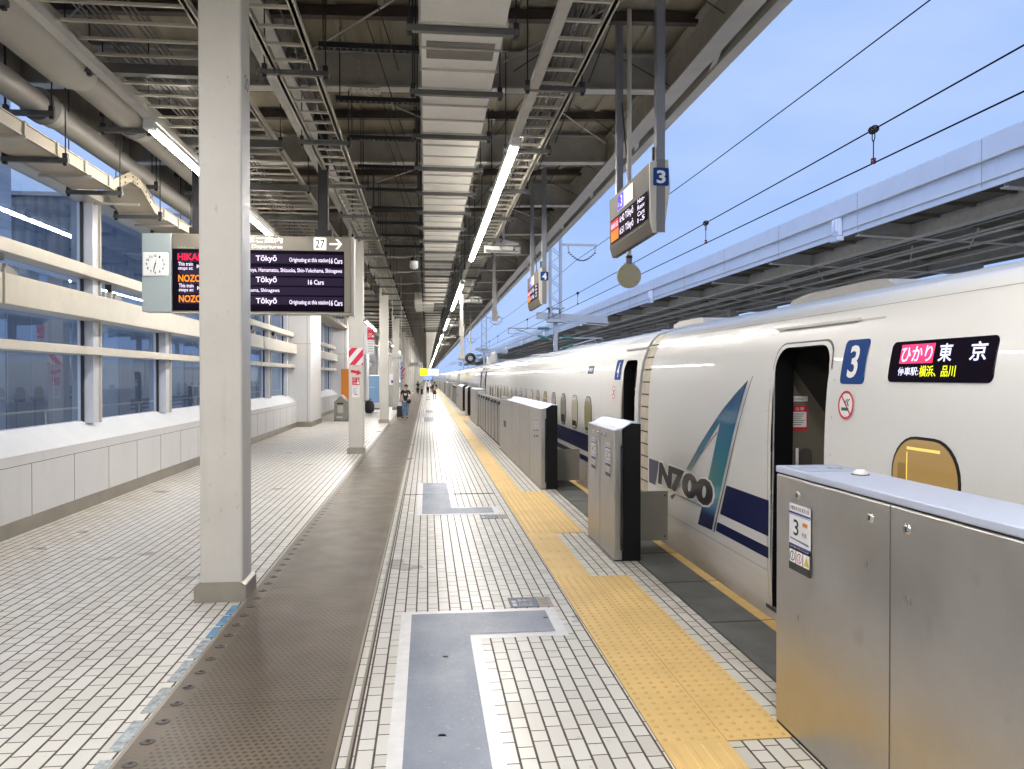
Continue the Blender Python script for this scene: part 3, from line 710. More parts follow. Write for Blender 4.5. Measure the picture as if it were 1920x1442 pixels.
# ================================================================== DEPARTURE BOARD
t = thing('departure_board', 'large hanging departure board with clock, behind the front column', 'departure board', (-2.3, 10.6, 2.43))
BY = 10.5
def px(p): return -3.293 + (p - 322) / 146.6
ZT, ZB = 3.452, 2.435
def fr(q): return 3.255 - q * (3.255 - 2.45)
m = MB(); m.box(-3.293, -1.0, BY, BY + .30, ZB, ZT, mat('board_champagne', (.25, .225, .18), .35, metal=.35, noise=.06)); m.build('case', t, bevel=.012)
m = MB(); m.prism([(-3.675, BY + .02), (-3.30, BY - .004), (-3.30, BY + .3), (-3.675, BY + .26)], ZB + .0, ZT, mat('clock_panel_grey', (.38, .44, .44), .35), axis='z'); m.build('clock_panel', t, bevel=.008)
m = MB(); m.box(-1.0, -.965, BY + .02, BY + .28, ZB - .03, ZT, greyl); m.box(-3.3, -.99, BY - .006, BY + .3, ZB - .016, ZB, greyl); m.build('edge_trim', t)
m = MB(); m.box(-3.285, -1.09, BY - .004, BY, 2.45, 3.255, screen); scr = m.build('screen', t)
m = MB(); f = fxz(BY - .006)
for a, b in ((.06, .215), (.275, .415), (.445, .575), (.60, .73), (.755, .89)): m.box(-3.2, -1.1, BY - .0052, BY - .004, fr(b), fr(a), band)
m.build('row_band', scr)
m = MB(); f = fxz(BY - .008)
def row(tx, x0, x1, q0, q1, mm, off=.012):
    m = MB(); m.text(tx, f, px(x0), fr(q1), fr(q0) - fr(q1), mm, w=(x1 - x0) / 146.6, off=off); m.build('lettering', scr)
row('HIKARI', 333, 383, .075, .185, ledr, .02); row('This train', 334, 361, .215, .275, ledw); row('stops at:', 334, 361, .295, .355, ledw); row('Kyōto', 368, 398, .25, .33, ledw)
row('NOZOMI', 334, 389, .42, .535, ledo, .02); row('This train', 335, 362, .565, .625, ledw); row('stops at:', 335, 362, .645, .705, ledw); row('Kyōto', 369, 399, .60, .68, ledw); row('NOZOMI', 335, 390, .75, .865, ledo, .02)
for q in (0, .348, .695):
    row('Tōkyō', 477.5, 517, .085 + q, .205 + q, ledw, .018)
    if q != .348: row('Originating at this station', 540.5, 615, .115 + q, .205 + q, ledw)
row('16 Cars', 616.5, 641.5, .115, .205, ledw, .015); row('16 Cars', 576, 606, .475, .555, ledw, .015); row('16 Cars', 616.5, 641.5, .81, .90, ledw, .015)
row('Nagoya, Hamamatsu, Shizuoka, Shin-Yokohama, Shinagawa', 455, 641, .29, .375, ledw); row('Shin-Yokohama, Shinagawa', 428, 522, .625, .70, ledw)
m = MB(); f = fxz(BY - .003)
hw = mat('header_lit_white', (.8, .8, .8), .4, emit=(1, .97, .92), estr=.75)
m.text('発車ご案内', f, px(440), 3.35, .075, hw, w=(528 - 440) / 146.6, off=.01); m.build('header_lettering', t); m = MB(); m.text('Departures', f, px(470.5), 3.267, .058, hw, w=(527.5 - 470.5) / 146.6, off=.012); m.build('header_lettering', t); m = MB()
m.rrect(f, px(587), px(610.7), 3.272, 3.432, .015, hw); m.text('27', fxz(BY - .005), px(590), 3.295, .115, mat('dark_navy_print', (.01, .01, .03), .4), w=(608 - 590) / 146.6, off=.015)
ax, az = px(617), 3.35
m.poly([f(ax, az - .012), f(ax + .12, az - .012), f(ax + .12, az + .012), f(ax, az + .012)], hw)
for sg in (-1, 1): m.poly([f(ax + .165, az), f(ax + .135, az), f(ax + .075, az + sg * .068), f(ax + .105, az + sg * .068)], hw)
m.text('列車名 Train', f, px(333), 3.262, .020, mat('header_small_print', (.5, .47, .42), .5), w=.2); m.text('行先 Destination', f, px(478), 3.258, .016, mat('header_small_print', (.5, .47, .42), .5), w=.24)
m.build('header_lettering', t)
def fck(u, v): return (-3.487 + u, BY - .003 - u * .04 - .0, 3.045 + v)
ck = thing('x', 'x', 'x'); bpy.data.objects.remove(ck)
m = MB(); m.box(-3.655, -3.335, BY - .012, BY + .012, 2.895, 3.20, mat('clock_white', (.80, .80, .77), .4, emit=(1, .98, .93), estr=.08)); ck = m.build('clock', t, bevel=.012)
f = lambda u, v: (-3.495 + u, BY - .0145, 3.047 + v)
m = MB()
for h in range(1, 13):
    a = math.radians(90 - 30 * h); m.text(str(h), f, .108 * math.cos(a), .108 * math.sin(a) - .016, .032, blackp, w=.034 if h > 9 else .019, align='c', off=.03)
for q in range(12):
    a = math.radians(30 * q); m.poly([f((.135) * math.cos(a) - .002, .135 * math.sin(a) - .002), f(.14 * math.cos(a) + .002, .14 * math.sin(a) - .002), f(.14 * math.cos(a) + .002, .14 * math.sin(a) + .002)], blackp)
m.build('clock_numerals', ck)
m = MB(); f2 = lambda u, v: (-3.495 + u, BY - .0165, 3.047 + v)
for deg, L_, w_ in ((32 * 6, .11, .006), (180 + 16, .07, .009)):
    pass
for deg, L_, w_ in ((32 * 6, .105, .006), ((6 + 32 / 60) * 30, .068, .008)):
    a = math.radians(90 - deg); c, s_ = math.cos(a), math.sin(a)
    m.poly([f2(-.02 * c - w_ * s_, -.02 * s_ + w_ * c), f2(-.02 * c + w_ * s_, -.02 * s_ - w_ * c), f2(L_ * c + w_ * s_ * .6, L_ * s_ - w_ * c * .6), f2(L_ * c - w_ * s_ * .6, L_ * s_ + w_ * c * .6)], blackp)
m.poly([f2(.05 * math.cos(math.radians(90 - 16)) - .004, .06), f2(.05 * math.cos(math.radians(90 - 16)), .06), f2(.0, 0), f2(-.006, 0)], blackp)
m.build('clock_hands', ck)
m = MB()
for x in (-1.38, -3.0):
    m.box(x - .065, x + .065, BY + .10, BY + .24, ZT, 5.0, black); m.box(x - .10, x + .12, BY + .08, BY + .26, ZT, ZT + .10, black); m.build('hanging_post', t); m = MB()

# ================================================================== DOOR POSITION SIGNS
def doorsign(y0, num, label):
    t = thing('hanging_train_sign', label, 'hanging sign', (2.13, y0, 2.93)); L_ = 1.58
    sec = [(2.05, 3.57), (2.225, 3.60), (2.245, 3.35), (2.20, 3.02), (2.14, 2.925), (2.085, 2.925), (2.055, 3.03)]
    m = MB(); m.prism(sec, y0 + .02, y0 + L_, mat('sign_brown_grey', (.075, .062, .046), .6, spec=.2)); m.build('case', t)
    m = MB(); m.prism(sec, y0, y0 + .02, cream); m.box(2.115, 2.195, y0 - .006, y0, 2.925, 3.60, mat('sign_grey_strip', (.17, .165, .17), .45)); m.build('end_cap', t)
    m = MB(); m.rrect(fxz(y0 - .012), 2.082, 2.228, 3.355, 3.52, .015, bluep, th=fxz(y0 - .004)); pl = m.build('number_plate', t)
    m = MB(); m.text(num, fxz(y0 - .014), 2.155, 3.375, .12, whitep, w=.085, off=.03, align='c'); m.build('numeral', pl)
    X = 2.046; F = lambda u, v: (X - .004 + max(0, (3.57 - v)) * .007, y0 + L_ - u, v)
    m = MB(); m.poly([F(.08, 3.06), F(L_ - .05, 3.06), F(L_ - .05, 3.32), F(.08, 3.32)], screen)
    m.poly([F(.40, 3.36), F(1.02, 3.36), F(1.02, 3.53), F(.40, 3.53)], mat('sign_plate_grey', (.45, .44, .43), .4))
    F2 = lambda u, v: (F(u, v)[0] - .002, F(u, v)[1], v); F3 = lambda u, v: (F(u, v)[0] - .004, F(u, v)[1], v)
    m.poly([F2(.41, 3.365), F2(.66, 3.365), F2(.66, 3.525), F2(.41, 3.525)], ledb)
    m.poly([F2(.10, 3.195), F2(.44, 3.195), F2(.44, 3.30), F2(.10, 3.30)], lpink); m.poly([F2(.10, 3.075), F2(.44, 3.075), F2(.44, 3.19), F2(.10, 3.19)], lorange)
    scr = m.build('screen', t)
    L2_ = lambda *a, **k: (lambda q: (q.text(*a, **k), q.build('lettering', scr)))(MB())
    L2_('Car', F3, .43, 3.40, .05, ledw, w=.07); L2_(num, F3, .54, 3.385, .12, ledw, w=.07, off=.02)
    L2_('HIKARI 638', F3, .115, 3.215, .055, ledw, w=.31, off=.01); L2_('NOZOMI', F3, .13, 3.115, .03, ledo, w=.2)
    L2_('6:42 Tōkyō', F3, .50, 3.20, .095, ledw, w=.54, off=.015); L2_('6:51 Tōkyō', F3, .50, 3.075, .095, ledw, w=.54, off=.015)
    for i, s_ in enumerate(('Non-', 'Resv', 'Cars', '1-5')): L2_(s_, F3, 1.20, 3.265 - .062 * i, .045, ledw, w=.24, off=.012)
    m = MB(); m.box(2.115, 2.195, y0 + .0, y0 + .08, 3.60, 5.52, mat('sign_post_grey', (.21, .215, .235), .45, noise=.08)); m.build('hanging_post', t); m = MB(); m.box(2.09, 2.16, y0 + 1.40, y0 + 1.48, 3.585, 5.52, mat('sign_post_grey', (.2, .2, .2))); m.build('hanging_post', t)
    m = MB(); m.tube([(2.16, y0 + 1.36, 3.58), (2.20, y0 + 1.30, 3.75), (2.17, y0 + 1.33, 4.1), (2.14, y0 + 1.38, 4.6)], .008, cabled); m.build('cable', t); m = MB(); m.box(2.085, 2.105, y0 + .03, y0 + .06, 3.6, 3.72, black); m.build('hook', t)
    return t
doorsign(6.98, '3', 'nearest hanging electronic sign with blue number 3 plate, above the round plate')
doorsign(14.1, '4', 'smaller, farther hanging electronic sign with blue number 4 plate')
# round plate on its pole
t = thing('round_plate', 'beige round plate hanging on a pole under the number 3 sign', 'round plate', (2.15, 8.09, 2.6))
bg_ = mat('beige_plate', (.34, .31, .19), .45, noise=.05)
m = MB(); m.lathe([(0, -.02), (.12, -.02), (.131, -.012), (.131, .012), (.12, .02), (0, .02)], (2.15, 8.09, 2.665), bg_, 36, 'y'); m.build('plate', t)
m = MB()
for a in (35, 140, 215, 320): m.cyl((2.15 + .10 * math.cos(math.radians(a)), 8.066, 2.665 + .10 * math.sin(math.radians(a))), (2.15 + .10 * math.cos(math.radians(a)), 8.071, 2.665 + .10 * math.sin(math.radians(a))), .006, black, 6)
for z in (2.65, 2.68, 2.71): m.cyl((2.042, 8.066, z), (2.042, 8.071, z), .004, black, 6)
m.build('bolt', t)
m = MB(); m.cyl((2.15, 8.09, 2.83), (2.15, 8.09, 5.5), .026, cream, 12); m.cyl((2.15, 8.09, 2.79), (2.15, 8.09, 2.85), .033, mat('clamp_violet_grey', (.16, .15, .17), .5), 10); m.box(2.09, 2.21, 8.075, 8.105, 2.765, 2.80, greyl); m.box(2.12, 2.18, 8.06, 8.12, 2.85, 2.88, black); m.build('pole', t)
# second round target further on (black ring)
t = thing('round_mirror', 'round black rimmed mirror hanging above the train far down the platform', 'mirror', (2.25, 40, 2.53))
m = MB(); m.lathe([(.11, -.04), (.27, -.06), (.285, 0), (.27, .05), (.0, .05)], (2.25, 40, 2.53), black, 28, 'y'); m.build('rim', t)
m = MB(); m.lathe([(0, -.05), (.12, -.035), (.14, -.04)], (2.25, 40, 2.53), mat('mirror_white', (.7, .72, .74), .3), 24, 'y'); m.lathe([(.05, -.055), (.08, -.05)], (2.25, 40, 2.53), galv, 20, 'y'); m.build('mirror_face', t)
m = MB(); m.cyl((2.25, 40, 2.8), (2.25, 40, 5), .03, greyl, 8); m.box(2.1, 2.4, 39.98, 40.02, 3.36, 3.39, greyl); m.build('pole', t)

# white camera and speaker clusters hanging over the platform
clabs = ['nearest white bracket with cameras hanging right of the tube lamp', 'second white bracket with cameras hanging further along', 'third white bracket with cameras, just before the far signs']
for k, y in enumerate((16, 27, 39.5, 52, 64)):
    t = thing('camera_bracket', clabs[k] if k < 3 else 'tiny far white camera bracket under the roof', 'camera', (1.58, y, 4.3), None if k < 3 else 'far camera brackets')
    w_ = mat('camera_white', (.66, .65, .60), .35)
    m = MB(); m.cyl((1.58, y, 4.42), (1.58, y, 5.0), .03, w_, 10); m.prism([(1.26, 4.36), (1.58, 4.43), (1.9, 4.36), (1.9, 4.32), (1.26, 4.32)], y - .04, y + .04, w_); m.build('bracket', t)
    m = MB(); m.box(1.20, 1.5, y - .16, y - .02, 4.18, 4.27, w_); m.prism([(y - .2, 4.19), (y - .2, 4.27), (y + .02, 4.29), (y + .02, 4.17)], 1.19, 1.28, w_, axis='x'); m.build('camera', t, bevel=.01)
    m = MB(); m.box(1.52, 1.78, y - .12, y + .05, 4.20, 4.28, w_); m.box(1.2, 1.95, y + .03, y + .06, 4.16, 4.19, w_); m.build('camera', t, bevel=.01)
    m = MB(); m.cyl((1.84, y - .05, 4.24), (1.93, y - .1, 4.22), .05, greyl, 10); m.tube([(1.75, y, 4.28), (1.80, y, 4.22), (1.88, y, 4.28), (1.9, y, 4.34)], .01, black); m.build('microphone', t)
for y, lab in ((27.0, 'orange signal lamp hanging on a thin pole below the roof edge'),):
    t = thing('signal_lamp', lab, 'lamp', (2.42, y, 3.6))
    m = MB(); m.cyl((2.42, y, 3.8), (2.42, y, 5), .028, greyl, 8); m.prism([(2.28, 3.70), (2.56, 3.70), (2.56, 3.715), (2.42, 3.55), (2.28, 3.715)], y - .01, y + .01, greyl); m.build('pole', t)
    m = MB(); m.box(2.36, 2.48, y - .06, y + .06, 3.66, 3.87, cream); m.build('housing', t)
    m = MB(); m.lathe([(.055, .0), (.065, .08), (.05, .13), (0, .13)], (2.42, y, 3.53), mat('orange_lens', (.6, .13, .02), .3, emit=(1, .2, .02), estr=.35), 14); m.build('lens', t)
plabs = ['thin pale pole hanging beside the first white camera bracket', 'square pale pole hanging beyond the second camera bracket', 'pale post under the roof just left of the black rimmed mirror']
for k, (x, y, zb, w_) in enumerate(((1.70, 19.5, 3.0, .035), (1.12, 25, 2.9, .05), (2.0, 44, 2.6, .09))):
    m = MB(); m.box(x - w_, x + w_, y - w_, y + w_, zb, 5.02, greyl); m.box(x - w_ * 1.6, x + w_ * 1.6, y - w_ * 1.6, y + w_ * 1.6, zb, zb + .3, greyl); tag(m.build('hanging_pole', loc=(x, y, zb)), plabs[k], 'pole')
t = thing('dome_camera', 'white dome camera hanging left of the white duct', 'camera', (-.27, 17, 4.1))
m = MB(); m.lathe([(.06, .2), (.085, .16), (.085, .05), (.08, .0)], (-.27, 17, 3.98), black, 16); m.lathe([(.09, .12), (.095, .03), (.08, -.03), (0, -.06)], (-.27, 17, 3.98), lampw, 16); m.build('dome', t)
m = MB(); m.tube([(-.27, 17, 4.18), (-.2, 17, 4.35), (-.3, 17, 4.7)], .014, cabled); m.build('stem', t)
# small hanging plates down the platform
for x0, x1, z0, z1, y, lab, s_ in ((-1.19, -.80, 2.09, 2.33, 26.2, 'white hanging plate with an arrow beside the third column', '← 3・4号車'), (-1.05, -.5, 2.2, 2.45, 47.5, 'small pale hanging plate beside the fifth column', 'のりば 27'), (-.62, -.28, 2.2, 2.62, 58, 'tiny square white plate hanging further down the platform', '27')):
    t = thing('hanging_plate', lab, 'sign', (x0, y, z0))
    m = MB(); m.box(x0, x1, y, y + .05, z0, z1, mat('plate_pale', (.55, .54, .5), .4)); m.build('panel', t)
    m = MB(); m.text(s_, fxz(y - .004), (x0 + x1) / 2, z0 + (z1 - z0) * .3, (z1 - z0) * .45, blackp, w=(x1 - x0) * .8, align='c'); m.build('lettering', t)
    m = MB()
    for x in (x0 + .05, x1 - .05): m.cyl((x, y + .02, z1), (x, y + .02, 4.95), .01, greyl, 5)
    m.build('hanging_rod', t)
t = thing('exit_sign', 'large yellow and white lit sign at the far end of the platform', 'sign', (.3, 100, 2))
m = MB(); m.box(-.85, .15, 100, 100.2, 1.7, 2.62, mat('lit_yellow', (.7, .6, .02), .4, emit=(1, .85, .0), estr=.95)); m.build('yellow_panel', t)
m = MB(); m.box(.16, 1.55, 100, 100.2, 1.75, 2.55, mat('lit_white_panel', (.7, .7, .68), .4, emit=(.9, 1, .9), estr=.7)); m.build('white_panel', t)
m = MB(); m.text('出口', fxz(99.99), -.65, 1.95, .4, blackp, w=.6); m.build('lettering', t); m = MB(); m.text('Exit', fxz(99.99), .4, 1.95, .35, blackp, w=.7)
m.build('lettering', t)
m = MB()
for x in (-.7, 1.4): m.cyl((x, 100.1, 2.6), (x, 100.1, 4.9), .03, greyl, 6)
m.build('hanging_rod', t)

# ================================================================== PLATFORM GATES
def lock(m, y, z):
    m.lathe([(0, -.006), (.017, -.006), (.020, 0)], (1.60, y, z), mat('lock_chrome', (.6, .58, .55), .25, metal=1), 14, 'x'); m.box(1.592, 1.5935, y - .003, y + .003, z - .008, z + .008, black)
def sticker(t, yr, z1, num):
    """door sticker: yr = edge nearest the viewer, 0.20 wide"""
    m = MB(); w, h = .192, .292; f = lambda u, v: (1.5965, yr + w - u, z1 - h + v); g = lambda u, v: (1.5955, yr + w - u, z1 - h + v); e = lambda u, v: (1.5948, yr + w - u, z1 - h + v)
    R = lambda fn, a, b, c, d, mm: m.poly([fn(a, c), fn(b, c), fn(b, d), fn(a, d)], mm)
    R(f, 0, w, 0, h, white); R(g, 0, w, 0, .107, blackp); R(g, 0, w, .092, .115, mat('sticker_blue', (.03, .04, .25), .4)); R(g, 0, w, .247, .256, mat('sticker_blue', (.03, .04, .25), .4)); R(g, 0, w, .242, .244, mat('sticker_blue', (.03, .04, .25), .4))
    m.text('27番線 新大阪 東京方面', g, .008, .264, .018, blackp, w=.17)
    m.text(num, g, .04, .155, .07, blackp, w=.046, off=.01); m.text('号車', g, .115, .158, .022, blackp, w=.042); m.box(1.5945, 1.5955, yr + w - .165, yr + w - .125, z1 - h + .205, z1 - h + .222, mat('sticker_orange', (.6, .22, .05), .5))
    m.poly([g(.01, .137), g(.17, .127), g(.18, .131), g(.17, .136), g(.01, .142)], mat('sticker_train_blue', (.12, .15, .25), .4)); m.text('ドアに手をつかない Do not lean', e, .012, .098, .010, whitep, w=.165)
    for i in range(3):
        a = .006 + i * .062; R(e, a, a + .056, .034, .090, whitep)
        if i < 2: m.ring(lambda u, v: (1.5943, yr + w - u, z1 - h + v), a + .028, .062, .017, .022, blackp if i == 0 else redp, 18); m.poly([(1.5943, yr + w - a - .026, z1 - h + .05), (1.5943, yr + w - a - .031, z1 - h + .05), (1.5943, yr + w - a - .031, z1 - h + .075), (1.5943, yr + w - a - .026, z1 - h + .075)], blackp)
        else: m.poly([(1.5943, yr + w - a - .006, z1 - h + .042), (1.5943, yr + w - a - .052, z1 - h + .042), (1.5943, yr + w - a - .029, z1 - h + .084)], mat('sticker_yellow', (.6, .5, .05), .5))
    m.build('door_sticker', t)
XB = 1.83
def gate_big(y0, y1, label, num=None, group=None):     # broad housing; far end at y1
    t = thing('platform_gate', label, 'platform gate', (1.7, y1, 0), group)
    m = MB(); m.box(1.60, XB + .05, y0, y1, .012, 1.145, STEEL); m.build('housing', t, bevel=.006)
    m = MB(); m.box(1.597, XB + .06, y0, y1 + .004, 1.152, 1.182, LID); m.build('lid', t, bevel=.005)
    m = MB(); m.box(1.606, XB + .04, y0, y1 - .01, 1.143, 1.154, black); m.box(1.603, XB + .04, y0, y1 - .004, 0, .013, black); m.box(1.5985, 1.6, 2.516 + y1 - 3.40, 2.522 + y1 - 3.40, .012, 1.145, mat('seam_grey', (.16, .15, .14), .5, metal=.6)); m.build('seam', t)  # thin grey strip marks the housing panel joint
    if num:
        for yy, zz in ((3.19, 1.075), (2.64, 1.078), (2.425, 1.078)): m = MB(); lock(m, yy, zz); m.build('lock', t)
        sticker(t, 3.072, 1.035, num)
        m = MB(); m.lathe([(0, .022), (.016, .020), (.028, .010), (.031, 0)], (1.79, 3.03, 1.184), lampw, 20); m.lathe([(.032, 0), (.036, 0), (.036, .003), (.032, .003)], (1.79, 3.03, 1.183), black, 20); m.build('warning_lamp', t)
        m = MB(); f = lambda u, v: (1.62 + u, 3.36 - v, 1.1835); pr = mat('lid_print', (.25, .27, .33), .5)
        for a, b, c, d in ((.0, .24, .0, .003), (.0, .24, .22, .223), (0, .003, 0, .22), (.237, .24, 0, .22)): m.box(1.625 + a, 1.625 + b, 3.37 - d, 3.37 - c, 1.183, 1.1836, pr)
        m.text('3号車', lambda u, v: (1.64 + u, 3.20 + v, 1.1838), .01, .06, .05, pr, w=.09); m.ring(lambda u, v: (1.80 + u, 3.25 + v, 1.1838), 0, 0, .02, .035, pr, 14); m.build('lid_print', t)
    m = MB(); m.box(1.87, 2.20, y1 + .06, y1 + .075, .05, .50, greyl); m.build('side_panel', t)
    return t
def endblock(t, y0, y1, zt, h=.04):
    """black door slot end towards the viewer"""
    m = MB(); m.prism([(1.668, .008), (XB, .008), (XB, zt + .055), (1.75, zt + .06), (1.668, zt + .012)], y0 - .004, y0 + .11, rubber); m.build('door_edge', t)
    m = MB(); m.cyl((1.665, y0 - .012, .10), (1.665, y0 - .012, zt - .13), .014, mat('black_gloss', (.01, .01, .012), .2), 8); m.build('door_seal', t)
def gate_post(y0, y1, label, nums=None, group=None):    # narrow post between two door openings
    t = thing('platform_gate', label, 'platform gate', (1.7, y0, 0), group)
    m = MB(); m.box(1.60, 1.668, y0, y1, .012, 1.128, STEEL); m.box(1.668, XB, y0 + .1, y1, .012, 1.128, STEEL); m.build('housing', t, bevel=.005)
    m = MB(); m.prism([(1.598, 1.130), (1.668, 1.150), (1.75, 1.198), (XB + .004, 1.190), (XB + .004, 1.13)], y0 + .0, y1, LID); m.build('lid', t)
    endblock(t, y0, y1, 1.128)
    m = MB(); m.box(1.603, XB - .004, y0 + .006, y1, 0, .013, black); m.box(1.5985, 1.6, y0 + .55, y0 + .556, .012, 1.128, mat('seam_grey', (.2, .2, .2))); m.build('seam', t)
    if nums:
        for yy in (.33, .47, .62, .86): m = MB(); lock(m, y0 + yy, 1.06); m.build('lock', t)
        for num, yy in nums: sticker(t, y0 + yy, 1.0, num)
    m = MB(); m.box(1.85, 2.27, y0 + .62, y0 + .64, .04, .505, mat('side_panel_grey', (.235, .225, .20), .55, noise=.1))
    for x in (1.88, 2.24):
        for z in (.08, .465): m.cyl((x, y0 + .61, z), (x, y0 + .62, z), .008, black, 6)
    m.build('side_panel', t)
    return t
def gate_long(y0, y1, label, num=None, group=None):
    t = thing('platform_gate', label, 'platform gate', (1.7, y0, 0), group)
    m = MB(); m.box(1.60, 1.668, y0, y1 - 1.6, .012, 1.128, STEEL); m.box(1.668, XB, y0 + .1, y1 - 1.6, .012, 1.128, STEEL); m.build('housing', t, bevel=.005)
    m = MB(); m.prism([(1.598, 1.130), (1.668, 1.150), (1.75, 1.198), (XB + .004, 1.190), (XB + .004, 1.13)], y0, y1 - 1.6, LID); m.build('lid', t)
    m = MB(); m.box(1.615, XB, y1 - 1.6, y1, .012, 1.10, STEEL); m.prism([(1.612, 1.10), (1.70, 1.16), (XB, 1.10)], y1 - 1.6, y1, galv); m.box(1.605, 1.615, y1 - 1.3, y1 - .9, .55, .68, galv); m.build('control_box', t)
    endblock(t, y0, y1, 1.128)
    m = MB(); m.box(1.603, XB - .004, y0 + .006, y1, 0, .013, black)
    for k in range(1, 4): m.box(1.5985, 1.6, y0 + k * 1.25, y0 + k * 1.25 + .005, .012, 1.128, mat('seam_grey', (.2, .2, .2)))
    m.build('seam', t)
    if num: sticker(t, y0 + .28, 1.0, num); sticker(t, y0 + .56, .98, num)
    m = MB(); m.box(1.85, 2.27, y0 + .62, y0 + .64, .04, .505, mat('side_panel_grey', (.23, .22, .2))); m.build('side_panel', t)
    return t
def fence(y0, y1, label, group=None):
    t = thing('gate_fence', label, 'fence', (1.7, y0, 0), group)
    m = MB(); m.box(1.66, 1.70, y0, y1, .04, .93, mat('fence_panel_steel', (.42, .41, .40), .35, metal=.85, noise=.15)); n = 8
    for k in range(n + 1): y = y0 + (y1 - y0) * k / n; m.box(1.652, 1.66, y - .02, y + .02, .02, .95, black if k % 2 else galv)
    m.box(1.655, 1.70, y0, y1, .0, .04, black); m.build('panel', t)
    m = MB(); m.box(1.63, 1.72, y0, y1, 1.03, 1.075, STEEL)
    for k in range(n + 1): y = y0 + (y1 - y0) * k / n; m.bar((1.68, y, .94), (1.68, y - .2 if k % 2 else y, 1.03), .03, .03, galv)
    m.build('handrail', t)
glab = [('nearest large stainless platform gate box filling the lower right corner', 'narrow stainless gate post with black end, before the teal letter', 'long stainless gate box with sloping lid, second along the edge', 'slatted steel fence section beyond the long gate box'),
        ('stainless gate box just beyond the first slatted fence', 'dark ended gate post beyond the first fence, before the second car gap', 'long stainless gate box of the next car along', 'second slatted fence section, further down the platform edge')]
for P in range(8):
    o = 25.0 * P; L_ = glab[P] if P < 2 else ('far stainless gate housing in the receding row',) * 3 + ('far slatted fence section in the receding row',); G = None if P < 2 else 'far platform gates'
    gate_big(-.2 + o, 3.40 + o, L_[0], '3' if P == 0 else None, G)
    gate_post(6.49 + o, 7.58 + o, L_[1], (('3', .13), ('4', .72)) if P == 0 else None, G)
    gate_long(10.75 + o, 17.05 + o, L_[2], '4' if P == 0 else None, G)
    fence(17.1 + o, 24.75 + o, L_[3], None if P < 2 else 'far gate fences')

# ================================================================== TRAIN
P0 = [(2.47, -1.15), (2.41, -.6), (2.385, -.2), (2.372, .1), (2.36, .35), (2.36, .75), (2.36, 1.15), (2.372, 1.45), (2.395, 1.65), (2.435, 1.82), (2.505, 1.975), (2.575, 2.05), (2.625, 2.078), (2.72, 2.105), (2.86, 2.145), (3.05, 2.185), (3.5, 2.24), (4.04, 2.265)]
def cr(P, n=4):
    o = []
    for i in range(len(P) - 1):
        p0 = P[max(0, i - 1)]; p1 = P[i]; p2 = P[i + 1]; p3 = P[min(len(P) - 1, i + 2)]
        for k in range(n):
            t = k / n; o.append(tuple(.5 * (2 * b + (c - a) * t + (2 * a - 5 * b + 4 * c - d) * t * t + (3 * b - a - 3 * c + d) * t ** 3) for a, b, c, d in zip(p0, p1, p2, p3)))
    return o + [P[-1]]
PD = cr(P0)
def xat(z):
    for (xa, za), (xb, zb) in zip(PD, PD[1:]):
        if za <= z <= zb: return xa + (xb - xa) * (z - za) / max(1e-9, zb - za)
    return PD[-1][0]
def side(off): return lambda u, v: (xat(v) - off, -u, v)
class TB(MB):
    """decals on the curved train side: cut into bands so they follow the curve"""
    def add(s, vs, fs, m, smooth=False):
        import bmesh
        vs = [Vector(v) for v in vs]; offs = [xat(v.z) - v.x for v in vs]
        if max(offs) - min(offs) > .004: return MB.add(s, vs, fs, m, smooth)
        off = sum(offs) / len(offs); bm = bmesh.new(); bv = [bm.verts.new((v.y, v.z, 0)) for v in vs]
        for f in fs:
            try: bm.faces.new([bv[i] for i in f])
            except ValueError: pass
        z0 = min(v.z for v in vs); z1 = max(v.z for v in vs); z = math.ceil(z0 / .03) * .03
        while z < z1:
            if z < .45 or z > 1.1 or abs(z / .15 - round(z / .15)) < .02: bmesh.ops.bisect_plane(bm, geom=bm.verts[:] + bm.edges[:] + bm.faces[:], plane_co=(0, z, 0), plane_no=(0, 1, 0), dist=1e-5)
            z += .03
        bm.verts.index_update(); MB.add(s, [(xat(v.co.y) - off, v.co.x, v.co.y) for v in bm.verts], [tuple(v.index for v in f.verts) for f in bm.faces], m, smooth); bm.free(); return s
DZT, DR, DZ0 = 1.785, .13, 0.0
def inset(z): return 0 if z <= DZT - DR else DR - math.sqrt(max(0, DR * DR - (z - (DZT - DR)) ** 2))
def car_body(y0, y1, doors, name, parent):
    lv = sorted(set([round(z, 5) for _, z in PD] + [DZ0, DZT] + [DZT - DR + DR * k / 6 for k in range(6)]))
    V = {}; vs = []; fs = []
    def vi(x, y, z):
        k = (round(x, 4), round(y, 4), round(z, 4))
        if k not in V: V[k] = len(vs); vs.append((x, y, z))
        return V[k]
    pts = [(xat(z), z) for z in lv]
    for (xa, za), (xb, zb) in zip(pts, pts[1:]):
        if za >= DZT - 1e-6 or zb <= DZ0 + 1e-6: ea = eb = [(y0, y0), (y1, y1)]; seg = [((y0, y0), (y1, y1))]
        else:
            seg = []; cur = (y0, y0)
            for a, b in doors:
                seg.append((cur, (a + inset(za), a + inset(zb)))); cur = (b - inset(za), b - inset(zb))
            seg.append((cur, (y1, y1)))
        for (la, lb), (ra, rb) in seg:
            fs.append((vi(xa, la, za), vi(xb, lb, zb), vi(xb, rb, zb), vi(xa, ra, za)))
    far = [(8.08 - x, z) for x, z in pts]
    for (xa, za), (xb, zb) in zip(far, far[1:]): fs.append((vi(xa, y0, za), vi(xa, y1, za), vi(xb, y1, zb), vi(xb, y0, zb)))
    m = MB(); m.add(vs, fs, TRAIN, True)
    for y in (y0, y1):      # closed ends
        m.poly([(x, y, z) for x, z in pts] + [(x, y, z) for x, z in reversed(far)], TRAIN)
    return m.build(name, parent)
